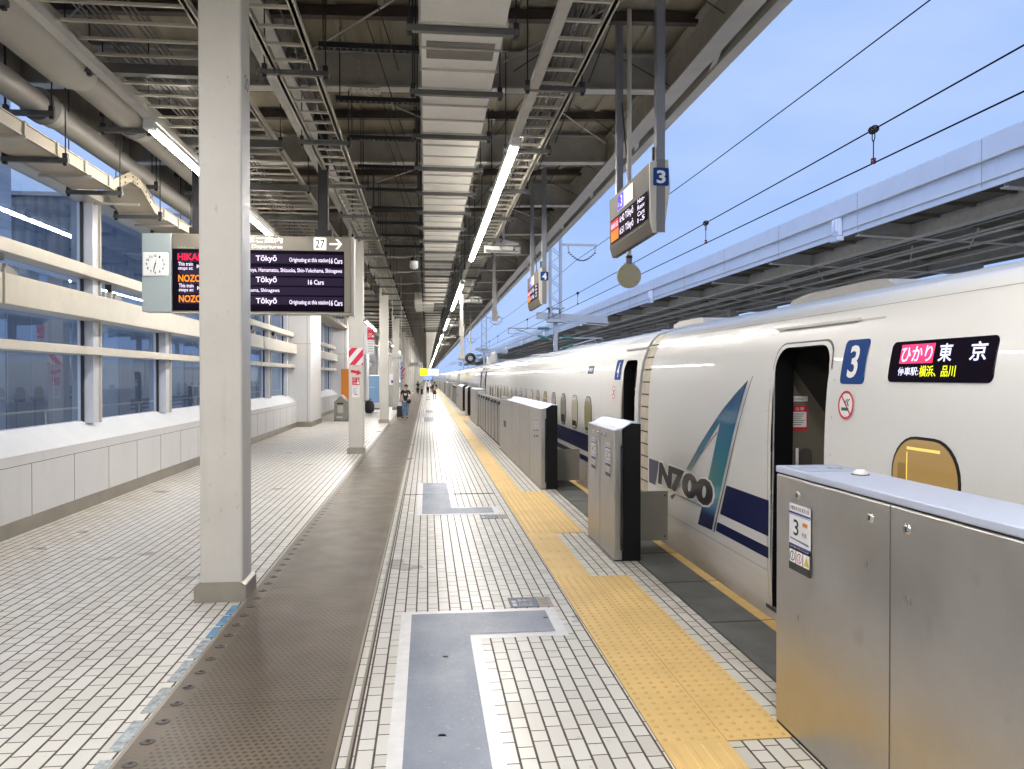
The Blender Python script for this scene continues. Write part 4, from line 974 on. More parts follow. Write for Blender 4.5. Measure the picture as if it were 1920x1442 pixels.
brown = mat('vestibule_brown', (.19, .13, .07), .35); vdark = mat('vestibule_dark', (.03, .03, .027), .4); vgrey = mat('vestibule_olive', (.15, .14, .11), .35)
def door(t, a, b, full):
    m = MB(); out = []
    zs = [DZ0] + [DZT - DR + DR * math.sin(math.radians(15 * k)) for k in range(7)]
    L_ = [(b - inset(z), z) for z in zs]; R_ = [(a + inset(z), z) for z in zs]
    loop = L_ + R_[::-1]
    def off(d): # outline grown by d
        cy = (a + b) / 2; return [(y + (d if y > cy else -d), z + (d if z > DZT - DR * .6 else 0)) for y, z in loop]
    for i in range(len(loop) - 1):
        (ya, za), (yb, zb) = loop[i], loop[i + 1]
        m.poly([(xat(za) - .002, ya, za), (xat(zb) - .002, yb, zb), (xat(zb) + .13, yb, zb), (xat(za) + .13, ya, za)], rubber)
    o1 = off(.022); o2 = off(.034)
    for i in range(len(loop) - 1):
        for A_, B_, mm in ((loop, o1, TRAIN), (o1, o2, black if full else TRAIN)):
            q = [A_[i], A_[i + 1], B_[i + 1], B_[i]]; d = .006 if mm is TRAIN else .003
            m.poly([(xat(z) - d, y, z) for y, z in q], mm if mm is TRAIN else galv)
    m.build('door_frame', t)
    m = MB(); xi = 2.90
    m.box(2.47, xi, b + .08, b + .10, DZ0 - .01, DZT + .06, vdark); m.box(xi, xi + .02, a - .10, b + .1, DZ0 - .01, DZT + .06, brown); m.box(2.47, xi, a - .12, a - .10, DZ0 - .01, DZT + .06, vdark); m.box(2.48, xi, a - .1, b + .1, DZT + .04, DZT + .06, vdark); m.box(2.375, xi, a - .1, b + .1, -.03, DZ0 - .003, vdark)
    Y = b + .078
    m.poly([(2.49, Y, 0), (2.82, Y, 0), (2.82, Y, 1.30), (2.52, Y, 1.70), (2.49, Y, 1.69)], vgrey); m.box(2.885, xi, b - .32, b - .30, 0, 1.5, vgrey)  # slanted olive patch paints the lit part of the far wall
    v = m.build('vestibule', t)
    m = MB(); f = fxz(Y - .004); g = fxz(Y - .006)
    m.rrect(f, 2.52, 2.665, 1.415, 1.452, .008, whitep); m.box(2.527, 2.548, Y - .006, Y - .004, 1.42, 1.447, blackp); m.text('Info', g, 2.56, 1.425, .016, galv, w=.07)
    m.poly([f(2.515, 1.21), f(2.665, 1.21), f(2.665, 1.385), f(2.515, 1.385)], redp); m.poly([g(2.522, 1.235), g(2.655, 1.235), g(2.655, 1.342), g(2.522, 1.342)], whitep)
    for i in range(6): m.box(2.53, 2.64 - .012 * (i % 3), Y - .0075, Y - .006, 1.325 - i * .015, 1.329 - i * .015, galv)
    m.poly([g(2.525, 1.35), g(2.552, 1.35), g(2.538, 1.378)], mat('warning_yellow', (.7, .5, .05), .5)); m.text('注意', g, 2.57, 1.353, .022, whitep, w=.07)
    m.build('notice', v)
    if full:
        m = MB(); m.cyl((2.57, Y - .04, .78), (2.57, Y - .04, 1.09), .011, whitep, 8); m.rrect(f, 2.60, 2.70, .80, 1.085, .04, galv); m.build('handrail', v)
        m = MB(); m.rrect(fyz(2.878), -a - .12, -a - .06, 1.22, 1.36, .02, galv); m.rrect(fyz(2.874), -a - .115, -a - .065, 1.295, 1.35, .015, black); m.rrect(fyz(2.874), -a - .115, -a - .065, 1.23, 1.285, .015, black); m.build('door_switch', v)
amber = mat('lit_window_amber', (.10, .06, .015), .08, emit=(.40, .24, .05), estr=.42, coat=.5)
amberd = mat('lit_window_shelf', (.08, .05, .012), .2, emit=(.30, .17, .035), estr=.36); ambery = mat('lit_window_strip', (.2, .14, .03), .2, emit=(.9, .62, .14), estr=.75)
pane_ms = [mat('train_pane_%s' % n, c, .06, emit=e, estr=.5, coat=.7) for n, c, e in (('olive', (.05, .045, .02), (.22, .19, .08)), ('bronze', (.06, .045, .025), (.28, .18, .09)), ('slate', (.04, .04, .035), (.17, .16, .13)), ('blind', (.25, .23, .19), (.3, .27, .2)))]
WZ0, WZ1, WW = .775, 1.285, .485
def window(t, yc, k, first):
    m = TB(); m.rrect(side(.004), -yc - WW / 2 - .014, -yc + WW / 2 + .014, WZ0 - .014, WZ1 + .014, .19, rubber, 7, th=side(-.002)); w = m.build('window', t)
    m = TB(); m.rrect(side(.006), -yc - WW / 2, -yc + WW / 2, WZ0, WZ1, .175, amber if first else pane_ms[(k * 7 + k // 3) % 4], 7)
    if first:
        f = side(.008); q = lambda a, b, c, d, mm: m.poly([f(-yc + a, c), f(-yc + b, c), f(-yc + b, d), f(-yc + a, d)], mm)
        q(-.13, .12, 1.232, 1.246, ambery); q(-.13, -.122, .84, 1.22, ambery); q(-.2, -.135, .86, 1.16, amberd); q(.03, .22, .84, 1.03, amberd); q(-.12, .0, .86, 1.035, amberd); q(-.02, .03, .84, .98, rubber); q(.175, .225, .90, .955, cream); q(.19, .21, .91, .94, ledo)
    else:
        f = side(.008); z = WZ0 + .06 + .05 * (k % 3)
        m.poly([f(-yc - .18, WZ0 + .03), f(-yc + .16, WZ0 + .03), f(-yc + .16, z), f(-yc - .18, z)], rubber)
    m.build('pane', w)
def numplate(t, num, y0, y1, white_num=True):
    m = TB(); m.rrect(side(.004), -y1, -y0, 1.548, 1.80, .028, bluep, th=side(-.002)); p = m.build('number_plate', t)
    m = TB(); m.text(num, side(.007), -(y0 + y1) / 2, 1.582, .185, whitep, w=.10, off=.02, align='c'); m.build('numeral', p)
def nosmoke(t, yc, zc_):
    m = TB(); f = side(.004); g = side(.006); m.ring(f, -yc, zc_, .0, .082, whitep); m.ring(g, -yc, zc_, .068, .082, redp, 32)
    m.poly([g(-yc - .055, zc_ + .048), g(-yc - .047, zc_ + .056), g(-yc + .055, zc_ - .048), g(-yc + .047, zc_ - .056)], redp)
    m.poly([f(-yc - .045, zc_ - .03)[:1] and g(-yc - .045, zc_ - .032), g(-yc + .03, zc_ - .032), g(-yc + .03, zc_ - .014), g(-yc - .045, zc_ - .014)], mat('cigarette_teal', (.02, .10, .12), .5))
    for i in range(2): m.tube([g(-yc + .005 + i * .022, zc_ - .005), g(-yc - .01 + i * .022, zc_ + .018), g(-yc + .015 + i * .022, zc_ + .035)], .0025, blackp, 4)
    m.build('no_smoking_sign', t)
def stripes(m, a, b):
    f = side(.003)
    for z0, z1 in ((.48, .73), (.325, .405)): m.poly([f(-b, z0), f(-a, z0), f(-a, z1), f(-b, z1)], navy)
def fairing(t, y0, y1, h, x0=3.5):
    m = MB(); r = (y1 - y0)
    pro = [(y0, 2.2), (y0 + .12 * r, 2.24 + h * .85), (y0 + .22 * r, 2.24 + h), (y1 - .22 * r, 2.24 + h), (y1 - .06 * r, 2.24 + h * .7), (y1, 2.2)]
    m.prism(pro, x0, 8.08 - x0, mat('roof_unit_grey', (.48, .46, .43), .4, noise=.15), axis='x'); m.build('roof_fairing', t, bevel=.03)
def car(num, y0, doors, wins, label, special=False):
    y1 = y0 + 24.6
    t = thing('train_car', label, 'train car', (4.04, y0 + 12, 0))
    car_body(y0, y1, doors, 'body', t)
    for a, b in doors: door(t, a, b, special)
    for k, w in enumerate(wins): window(t, w, k, special and k == 0)
    m = MB()
    if special: stripes(m, y0, doors[0][0] - .03); stripes(m, doors[0][1] + .03, 5.75)
    else: stripes(m, doors[0][1] + .03, doors[1][0] - .03); stripes(m, y0, doors[0][0] - .03); stripes(m, doors[1][1] + .03, y1)
    if special:      # slanted end of the stripes before the letter, and the short block behind the name
        m = MB(); f = side(.003); stripes(m, y0, doors[0][0] - .03)
        m.poly([f(-5.13, .48), f(-5.13, .73), f(-5.89, .73), f(-6.02, .48)], navy); m.poly([f(-5.13, .325), f(-5.13, .405), f(-6.07, .405), f(-6.115, .325)], navy)
        m.poly([f(-8.03, .465), f(-7.80, .465), f(-7.66, .72), f(-8.03, .72)], navyg)
    m.build('blue_stripe', t)
    m = TB(); f = side(.0015); seam = mat('panel_seam', (.30, .29, .27), .6)
    for q in range(7):
        a = y0 + 1.9 + q * 3.4
        if all(not (d0 - .1 < a < d1 + .1) for d0, d1 in doors) and not (special and 5 < a < 8.1): m.poly([f(-a, -.3), f(-a + .005, -.3), f(-a + .005, 2.0), f(-a, 2.0)], seam)
    for zz in (.235,): m.poly([f(-y1, zz), f(-doors[-1][1] - .05, zz), f(-doors[-1][1] - .05, zz + .005), f(-y1, zz + .005)], seam)
    m.poly([f(-y1, 1.985), f(-y0, 1.985), f(-y0, 1.989), f(-y1, 1.989)], seam)
    for d0, d1 in doors:      # rivets and the rubbed edge round the doorway
        for q in range(7):
            for yy in (d0 - .075, d1 + .075): m.ring(f, -yy, .25 + .22 * q, 0, .006, mat('rivet', (.35, .33, .30), .4), 6)
        m.poly([f(-d1 - .05, .05), f(-d1 - .038, .05), f(-d1 - .038, 1.5), f(-d1 - .05, 1.5)], mat('rubbed_ochre', (.50, .38, .20), .5))
    m.build('panel_seam', t)
    fairing(t, y0 + .9 if not special else y1 - 2.75, y0 + 2.3 if not special else y1 - .85, .115); fairing(t, y0 + 8, y0 + 11, .07); fairing(t, y0 + 15, y0 + 18, .07)
    m = MB()
    for zz in (1.905,): m.poly([(xat(zz) - .004, doors[0][0] - .45, zz), (xat(zz) - .004, doors[0][1] + .0, zz), (xat(zz + .012) - .004, doors[0][1], zz + .012), (xat(zz + .012) - .004, doors[0][0] - .45, zz + .012)], greyl)
    m.bar((xat(1.92) - .012, doors[0][0] - .2, 1.92), (xat(1.92) - .012, doors[0][1] + .12, 1.92), .02, .018, TRAIN); m.build('drip_rail', t)
    return t
c3 = car('3', -16.52, [(4.385, 5.105)], [3.447 - 1.035 * k for k in range(18)], 'nearest white bullet train car with teal letter A and number 3 plate', True)
numplate(c3, '3', 4.003, 4.245); nosmoke(c3, 4.155, 1.428)
m = TB(); m.rrect(side(.005), -3.78, -3.03, 1.562, 1.768, .03, screen, th=side(-.002)); dd = m.build('destination_display', c3)
m = TB(); f = side(.008); g = side(.010)
def U(q): return -3.775 + .742 * (q - 937) / (1620 - 937)
def Vz(q, u): return None
def D(a, b, q0, q1): return U(a), U(b), q0, q1
m.poly([f(U(1012), 1.655), f(U(1250), 1.655), f(U(1250), 1.75), f(U(1012), 1.75)], mat('led_magenta', (.02, .0, .0), .5, emit=(1, .005, .11), estr=1.2))
m.text('ひかり', g, U(1022), 1.663, .078, ledwp, w=U(1242) - U(1022), off=.012); m.text('東', g, U(1285), 1.66, .085, ledwp, w=.095, off=.015); m.text('京', g, U(1480), 1.66, .085, ledwp, w=.105, off=.015)
m.text('停車駅:', g, U(1015), 1.595, .042, ledwp, w=U(1165) - U(1015), off=.012); m.text('横浜、品川', g, U(1172), 1.588, .055, ledy, w=U(1410) - U(1172), off=.015)
m.build('lettering', dd)
# teal letter and name on the side
m = TB(); f = side(.004)
A = [(5.531, 1.562), (6.202, .312), (6.535, .300), (6.268, .748), (6.056, 1.154), (6.033, 1.216), (6.725, .741), (6.835, .744), (6.482, 1.0), (6.223, 1.171), (5.984, 1.324), (5.736, 1.461)]
m.add([f(-y, z) for y, z in A], [(0, 1, 2, 3, 4, 5, 11), (5, 10, 11), (5, 9, 10), (5, 8, 9), (5, 6, 8), (6, 7, 8)], LOGO)
m.poly([f(-5.457, 1.598), f(-5.452, 1.588), f(-6.146, .306), f(-6.168, .306)], blackp)
g = side(.006)
for a, b, w_ in (((5.531, 1.562), (6.835, .744), .010), ((6.075, 1.14), (6.79, .742), .009), ((6.06, 1.15), (6.268, .748), .007)):
    path = [p for p in A[7:][::1]] + [A[0]] if w_ == .010 else [a, b]
    for p, q in zip(path, path[1:]): m.poly([g(-p[0], p[1]), g(-q[0], q[1]), g(-q[0], q[1] - w_), g(-p[0], p[1] - w_)], blackp)
m.poly([f(-7.30, .43), f(-7.17, .47), f(-7.12, .47), f(-7.25, .40)], navyg)
m.build('letter_emblem', c3)
m = TB(); sh = .22
gn = mat('name_grey', (.022, .022, .026), .45, spec=.2)
m.text('N7', side(.0055), -7.73, .472, .266, whitep, w=.83, off=.10, shear=sh); m.text('00', side(.0055), -7.0, .472, .266, whitep, w=.84, off=.11, shear=sh)
m.text('N7', side(.0075), -7.70, .490, .232, gn, w=.77, off=.07, shear=sh); m.text('00', side(.0078), -6.97, .490, .232, blackp, w=.78, off=.06, shear=sh)
m.poly([side(.006)(-7.16, .462), side(.006)(-6.45, .462), side(.006)(-6.43, .482), side(.006)(-7.14, .482)], mat('name_bar_grey', (.4, .4, .4), .4)); m.text('SHINKANSEN N700 ADVANCED', side(.008), -7.0, .466, .012, blackp, w=.54)
m.build('name_lettering', c3)
clab = {4: 'second white train car, with number 4 plate and a row of small windows', 5: 'third white train car, with the grey pantograph shield on its roof', 6: 'fourth white train car, just past the pantograph shield'}
for n in range(4, 17):
    y0 = 8.48 + 25.0 * (n - 4)
    if n == 4:
        c = car('4', y0, [(y0 + .15, y0 + .75), (y0 + 22.5, y0 + 23.2)], [y0 + 2.70 + 1.035 * k for k in range(18)], clab[4]); c4 = c
    else: c = copy_tree(c4, (4.04, y0 + 12, 0), clab.get(n, 'far white train car in the receding train'), None if n in clab else 'far cars of the white train')
    if n == 5:
        m = MB(); m.prism([(33.6, 2.2), (33.9, 2.72), (36.6, 2.72), (37.1, 2.2)], 3.0, 3.08, mat('shield_grey', (.50, .51, .53), .4), axis='x'); m.prism([(38.0, 2.2), (38.15, 2.6), (38.9, 2.6), (39.3, 2.2)], 3.0, 3.1, mat('shield_grey', (.5, .5, .5)), axis='x'); m.build('pantograph_shield', c)
        numplate(c, '5', y0 + .95, y0 + 1.2)
    if n == 6: numplate(c, '6', y0 + .95, y0 + 1.2)
numplate(c4, '4', 9.36, 9.66); nosmoke(c4, 9.63, 1.387)
m = TB(); m.rrect(side(.004), -11.35, -10.95, 1.63, 1.745, .01, rubber); m.text('東京', side(.007), -11.27, 1.66, .055, ledwp, w=.24); m.build('destination_display', c4)
m = MB(); zz = [-.8 + .2 * k for k in range(15)]
bx = [(x + .035, z) for x, z in PD]
for y0, y1, who in ((8.08, 8.48, c3),):
    jm = mat('bellows_joint', (.02, .017, .013), .6); full = bx + [(8.08 - x, z - .0) for x, z in reversed(bx)]
    m.prism([(x, z - .02) for x, z in full], y0, y1, jm, smooth=False)
    z = -.9
    while z < 2.06:
        z1 = z + .135; zs = [z + .008 + (z1 - z - .016) * k / 4 for k in range(5)]
        for za, zb in zip(zs, zs[1:]): m.poly([(xat(za) + .018, y0 + .03, za), (xat(za) + .018, y1 - .03, za), (xat(zb) + .018, y1 - .03, zb), (xat(zb) + .018, y0 + .03, zb)], bellow)
        z = z1
    m.build('gangway_cover', c3)
for n in range(5, 9):
    y0 = 8.08 + 25 * (n - 4); m = MB(); m.prism([(x + .03, z - .02) for x, z in PD] + [(8.05 - x, z - .02) for x, z in reversed(PD)], y0, y0 + .4, jm)
    m.build('gangway_cover', [o for o in bpy.data.objects if o.get('category') == 'train car' and abs(o.location.y - (y0 + .4 + 12)) < .1][0])

# ================================================================== OPPOSITE CANOPY
t = thing('opposite_canopy', 'pale blue edged canopy roof of the platform across the tracks', 'roof', (12, 20, 5))
fas = mat('pale_blue_fascia', (.72, .79, .93), .4, specks=.3, noise=.06, nscale=1.5)
m = MB(); m.prism([(11.0, 5.30), (11.04, 5.30), (11.04, 6.31), (10.94, 6.31), (10.94, 5.87), (10.97, 5.84), (11.0, 5.84)], -10, 260, fas)
m.box(10.93, 10.97, -10, 260, 5.835, 5.86, greyl); m.box(10.975, 11.0, -10, 260, 5.44, 5.455, greyl)
for k in range(60):
    y = -8 + 4.45 * k; m.box(10.935, 10.94, y, y + .02, 5.32, 6.29, greyl)
m.build('fascia', t)
m = MB()
for k in range(14):
    y = 2.2 + 17.3 * k; m.box(10.86, 10.98, y, y + .28, 5.35, 5.80, fas); m.box(10.80, 10.86, y + .03, y + .07, 5.45, 5.76, fas); m.box(10.80, 10.86, y + .2, y + .24, 5.45, 5.76, fas); m.box(10.82, 10.99, y - .06, y + .34, 5.20, 5.32, fas); m.build('downpipe_hopper', t); m = MB()
m = MB(); m.prism([(11.04, 5.62), (19, 5.40), (19, 5.46), (11.04, 5.68)], -10, 260, mat('dark_deck', (.24, .21, .16), .8, noise=.3, nscale=2)); 
for k in range(90): y = -6 + 1.25 * k; m.box(11.06, 18, y, y + .10, 5.50, 5.58, mat('deck_rib', (.20, .185, .14), .7))
m.build('roof_deck', t)
gs = mat('far_grey_steel', (.62, .60, .56), .55, noise=.15); gsl = mat('far_pale_steel', (.80, .76, .68), .5)
for k in range(34):
    y = 3.6 + 5.1 * k; m = MB(); m.prism([(11.06, 5.235), (18.5, 4.98), (18.5, 5.36), (11.06, 5.6)], y - .012, y + .012, gs); m.prism([(11.06, 5.225), (18.5, 4.97), (18.5, 4.99), (11.06, 5.245)], y - .11, y + .11, gsl); m.build('cross_beam', t)
m = MB()
for x, z in ((12.55, 5.17), (16.5, 5.04)): m.box(x - .012, x + .012, -10, 260, z + .02, z + .38, gs); m.box(x - .12, x + .12, -10, 260, z - .012, z + .012, gsl)
m.build('long_girder', t)
m = MB()
for x, z, r in ((13.4, 5.12, .03), (13.6, 5.1, .05), (14.3, 5.05, .04), (15.1, 5.0, .03), (13.0, 5.2, .02)): m.cyl((x, -8, z), (x, 120, z), r, gs, 6)
for k in range(40): m.bar((13.2, 2 + 2.55 * k, 5.16), (14.6, 2 + 2.55 * k + 2.2, 5.06), .03, .03, gsl)
m.build('conduit', t)
for k in range(10):
    m = MB(); y = 8 + 10.2 * k; m.box(15.6, 15.95, y, y + .35, 0, 5.1, greyl); m.build('column', t)

# ================================================================== CATENARY
steelb = mat('galvanised_blue_grey', (.36, .40, .47), .45, metal=.2, noise=.1); teal = mat('teal_insulator', (.02, .16, .17), .35)
def mast(y, label, group=None):
    t = thing('catenary_mast', label, 'mast', (6.36, y, -1.4), group)
    m = MB(); m.box(6.28, 6.46, y - .09, y + .09, -1.4, 4.5, steelb); m.build('post', t)
    m = MB()
    for x in (6.10, 6.62):
        for d in (-.25, .25): m.bar((x, y + d, 4.3), (x, y + d, 14), .07, .07, steelb)
    for k in range(24):
        z = 4.4 + .4 * k; a, b = (6.10, 6.62) if k % 2 else (6.62, 6.10)
        for d in (-.25, .25): m.bar((a, y + d, z), (b, y + d, z + .4), .045, .03, steelb)
    m.box(5.95, 6.77, y - .3, y + .3, 4.28, 4.42, steelb); m.box(5.95, 6.77, y - .3, y + .3, 4.95, 5.02, steelb); m.build('lattice', t)
    m = MB(); m.bar((5.4, y, 4.62), (9.0, y, 4.4), .12, .34, steelb); m.bar((6.5, y, 4.3), (9.0, y, 4.15), .05, .05, steelb); m.build('cross_arm', t)
    for s_, x1 in ((-1, 4.04), (1, 8.7)):
        dx = x1 - 6.36; m = MB(); z = 3.98 if s_ < 0 else 3.5
        m.tube([(6.36 + dx * .1, y, z), (x1 + dx * .02, y, z)], .035, steelb, 8); m.tube([(6.36 + dx * .1, y, z - .55), (x1 - dx * .15, y, z - .05)], .035, steelb, 8); m.tube([(x1, y, z), (x1 + .02 * dx, y, z - .27), (x1 - dx * .33, y, z - .27)], .022, steelb, 6); m.tube([(x1 - dx * .12, y, z), (x1 - dx * .15, y, z - .27)], .02, steelb, 6); m.tube([(x1 - dx * .27, y, z - .3), (x1 - dx * .05, y, z - .42)], .022, steelb, 6); m.build('bracket_arm', t)
        m = MB()
        for za, zb, k0 in ((z, z, 0), (z - .52, z - .36, 1)):
            a_ = Vector((6.36 + dx * .14, y, za)); b_ = Vector((6.36 + dx * .38, y, zb)); m.cyl(a_, b_, .055, teal, 10)
            for q in range(8): c_ = a_ + (b_ - a_) * (q + .5) / 8; e_ = (b_ - a_).normalized() * .012; m.cyl(c_ - e_, c_ + e_, .085, teal, 12)
        m.build('insulator', t)
    m = MB(); m.bar((6.6, y, 8.15), (8.45, y, 8.15), .08, .10, steelb); m.bar((7.0, y, 8.1), (7.05, y, 7.75), .06, .06, steelb); m.bar((8.4, y, 8.1), (8.35, y, 7.75), .06, .06, steelb)
    for q in range(14):
        u = q / 13; x = 7.05 + 1.3 * u; z = 7.75 - .38 * math.sin(math.pi * u)
        m.lathe([(.02, -.03), (.085, -.02), (.03, .03)], (x, y, z), mat('brown_insulator', (.05, .06, .10), .3), 8)
    m.build('feeder_hanger', t)
mast(38, 'nearest lattice catenary mast with teal insulators between the tracks'); mast(86, 'second lattice catenary mast, further along the tracks'); mast(134, 'distant lattice catenary mast near the vanishing point')
wirem = mat('overhead_wire', (.008, .009, .022), 1, spec=0)
def wire(name, pts, r, label):
    m = MB(); m.tube(pts, r, wirem, 6); return tag(m.build(name, loc=pts[0]), label, 'wire')
def sagline(x, z0, sag, spans, n=8):
    pts = []
    for a, b in zip(spans, spans[1:]):
        for k in range(n): u = k / n; pts.append((x, a + (b - a) * u, z0 - sag * 4 * u * (1 - u)))
    return pts + [(x, spans[-1], z0)]
spans = [-10, 38, 86, 134, 180]
wire('contact_wire', [(4.04, y, 3.53) for y in spans], .0068, 'lower overhead contact wire above the white train')
wire('messenger_wire', [(4.04, y, z) for _, y, z in sagline(4.04, 3.97, .15, spans)], .0068, 'middle overhead messenger wire above the white train')
wire('feeder_wire', [(x + 0, y, z) for x, y, z in sagline(7.35, 7.33, .22, spans)], .011, 'highest overhead feeder wire crossing the sky')
def mz(y):
    for a, b in zip(spans, spans[1:]):
        if a <= y <= b: u = (y - a) / (b - a); return 3.97 - .15 * 4 * u * (1 - u)
for k, y in enumerate((6.65, 10.9, 15.5, 20.5, 25.5, 31, 44, 50)):
    t = thing('wire_dropper', ['nearest dropper with black clamp and red tip between the overhead wires', 'second dropper between the overhead wires, over the train roof'][k] if k < 2 else 'small distant dropper between the overhead wires', 'dropper', (4.04, y, 3.53), None if k < 2 else 'distant wire droppers')
    z = mz(y); m = MB(); m.lathe([(0, -.05), (.03, -.045), (.038, -.02), (.022, -.004), (.022, .004), (.038, .02), (.03, .045), (0, .05)], (4.04, y, z), black, 12, 'y'); m.build('clamp', t)
    m = MB(); m.tube([(4.04, y - .02, z - .03), (4.04, y - .022, z - .08), (4.04, y, z - .115), (4.04, y, 3.56)], .005, wirem, 5); m.tube([(4.04, y + .02, z - .03), (4.04, y + .022, z - .08), (4.04, y, z - .115)], .005, wirem, 5); m.build('rod', t)
    m = MB(); m.box(4.025, 4.055, y - .018, y + .018, 3.525, 3.575, mat('dark_red_clip', (.12, .01, .03), .5)); m.build('clip', t)

# ================================================================== LEFT BACKGROUND BUILDINGS
conc = mat('pale_concrete', (.42, .48, .56), .8, noise=.15, nscale=.6, stretch=(1, 1, 4)); bl = mat('blue_grey_building', (.27, .31, .36), .6, noise=.2, nscale=.4); gls = mat('dark_building_glass', (.13, .155, .19), .3)
t = thing('concrete_tower', 'pale concrete building beyond the windows at the left picture edge', 'building', (-24, 32, -9))
m = MB(); m.box(-34, -15.5, 30, 31, -9, 17, conc)
for k in range(14): m.box(-34, -15.49, 29.99, 30, -8 + 1.8 * k, -7.96 + 1.8 * k, bl)
m.build('wall', t)
t = thing('corrugated_building', 'dark blue corrugated building beyond the left windows', 'building', (-20, 45, -9))
m = MB(); m.box(-26, -16.8, 41, 60, -9, 10.6, CORR); m.build('wall', t)
m = MB(); m.box(-26.1, -16.7, 40.9, 60, 10.6, 10.8, bl); m.build('parapet', t)
t = thing('low_station_block', 'low blue grey station building close behind the left windows', 'building', (-12, 40, -9))
m = MB(); m.box(-34, -13.2, 16, 130, -9, 5.1, bl); m.box(-34, -13.0, 15.8, 130, 5.1, 5.35, conc); m.build('wall', t)
for k in range(12):
    m = MB(); m.box(-13.2, -13.17, 17 + 9 * k, 23 + 9 * k, -1, 3.6, gls)
    for q in range(4): m.box(-13.17, -13.15, 17 + 9 * k + q * 1.5, 17.05 + 9 * k + q * 1.5, -1, 3.6, bl)
    m.build('window', t)
t = thing('glazed_office', 'stepped blue glass office building seen through the upper left windows', 'building', (-14, 60, -9))
m = MB(); m.box(-22, -12.6, 64, 84, -9, 14.5, bl); m.box(-18, -9.5, 88, 110, -9, 12, bl); m.build('wall', t)
for k in range(10):
    m = MB(); m.box(-21.8, -12.8, 63.95, 64, -8 + 2.2 * k, -6.9 + 2.2 * k, gls); m.build('window', t)
m = MB(); m.box(-22.2, -12.4, 63.9, 84, 14.5, 14.9, conc); m.build('parapet', t)
t = thing('glass_side_rail', 'thin steel handrail outside the left windows', 'railing', (-6, 10, 0))
m = MB()
for z in (1.05, .6): m.cyl((-6, -4, z), (-6, 60, z), .02, greyl, 6)
for k in range(30): m.cyl((-6, -3 + 2 * k, -.5), (-6, -3 + 2 * k, 1.05), .018, greyl, 6)
m.build('rail', t)
m = MB(); m.box(-13.2, -4.6, -9, 130, -.9, -.6, conc); kind(m.build('outer_walkway'), 'structure')

# ================================================================== THINGS ON THE LEFT SIDE OF THE PLATFORM
t = thing('rubbish_bin', 'grey steel gabled rubbish bin beside the white pilaster', 'rubbish bin', (-3.05, 28.4, 0))
binm = mat('bin_steel', (.24, .235, .21), .4, metal=.6, noise=.15)
m = MB(); m.prism([(-3.27, .02), (-2.83, .02), (-2.83, .69), (-3.05, .90), (-3.27, .69)], 28, 29.2, binm); m.build('case', t, bevel=.012)
m = MB(); m.box(-3.17, -2.95, 27.985, 28, .60, .66, black); m.box(-3.20, -3.19, 27.985, 28, .12, .55, galv); m.box(-3.19, -2.98, 27.98, 28, .12, .17, mat('bin_bright', (.5, .49, .46), .3, metal=.8)); m.box(-3.15, -2.96, 27.98, 28, .30, .56, mat('bin_poster', (.40, .38, .33), .4)); m.build('slot', t)
m = MB(); m.box(-3.28, -2.82, 27.99, 29.21, 0, .02, black); m.build('foot', t)
m = MB(); m.prism([(-3.05, .902), (-2.92, .78), (-2.90, .80), (-3.05, .93)], 28.2, 28.9, mat('bin_sticker', (.65, .5, .45), .5)); m.build('lid_label', t)
t = thing('orange_panel', 'tall orange wall panel with a white poster behind the rubbish bin', 'panel', (-3.0, 31, 0))
m = MB(); m.box(-3.35, -2.6, 31, 31.3, 0, 1.89, mat('orange_paint', (.60, .20, .015), .4)); m.build('board', t)
m = MB(); m.box(-3.0, -2.78, 30.99, 31, 1.18, 1.50, whitep); m.box(-2.97, -2.90, 30.985, 30.99, 1.38, 1.45, bluep); m.build('poster', t)
m = MB(); f = fxz(30.985); m.tube([f(-2.93, 1.70), f(-2.90, 1.65), f(-2.85, 1.62), f(-2.79, 1.63), f(-2.76, 1.65)], .012, black, 5); m.tube([f(-2.93, 1.64), f(-2.87, 1.69)], .01, black, 5); m.build('mark', t)
t = thing('vending_machine', 'white vending machine with pale blue side, beyond the second column', 'vending machine', (-2.5, 38, 0))
m = MB(); m.box(-2.79, -2.06, 38, 38.8, .05, 1.66, white); m.build('case', t, bevel=.03)
m = MB(); m.box(-2.78, -2.28, 37.985, 38, .32, 1.62, mat('vending_blue', (.20, .36, .58), .4)); m.text('Water', fxz(37.98), -2.76, 1.05, .05, whitep, w=.28); m.build('side_panel', t)
m = MB()
for i in range(5): m.box(-2.24, -2.1, 37.985, 38, .5 + .2 * i, .62 + .2 * i, [bluep, galv, redp, whitep, greyl][i])
m.build('display', t)
m = MB(); m.box(-2.81, -2.02, 37.96, 38.82, 0, .06, galv); m.build('base', t)
t = thing('backpack', 'black backpack standing on the floor behind the second column', 'backpack', (-2.3, 33, 0))
m = MB(); m.lathe([(0, 0), (.16, .02), (.20, .15), (.20, .38), (.15, .52), (.05, .57), (0, .575)], (-2.42, 33.4, .02), black, 18); m.build('bag', t)
m = MB(); m.tube([(-2.42, 33.35, .59), (-2.38, 33.3, .66), (-2.33, 33.35, .60)], .015, black, 6); m.cyl((-2.3, 33.3, .06), (-2.05, 33.3, .08), .03, white, 8); m.build('strap', t)
t = thing('grey_cabinet', 'grey service cabinet with a white notice between the third and fourth columns', 'cabinet', (-1.65, 41, 0))
m = MB(); m.box(-2.0, -1.45, 41, 41.5, 0, 1.15, mat('cabinet_grey', (.30, .31, .29), .5)); m.build('case', t, bevel=.015)
m = MB(); m.box(-1.95, -1.5, 40.99, 41.4, 1.15, 1.72, white); m.box(-1.85, -1.6, 40.985, 40.99, 1.25, 1.4, bluep); m.build('notice', t)

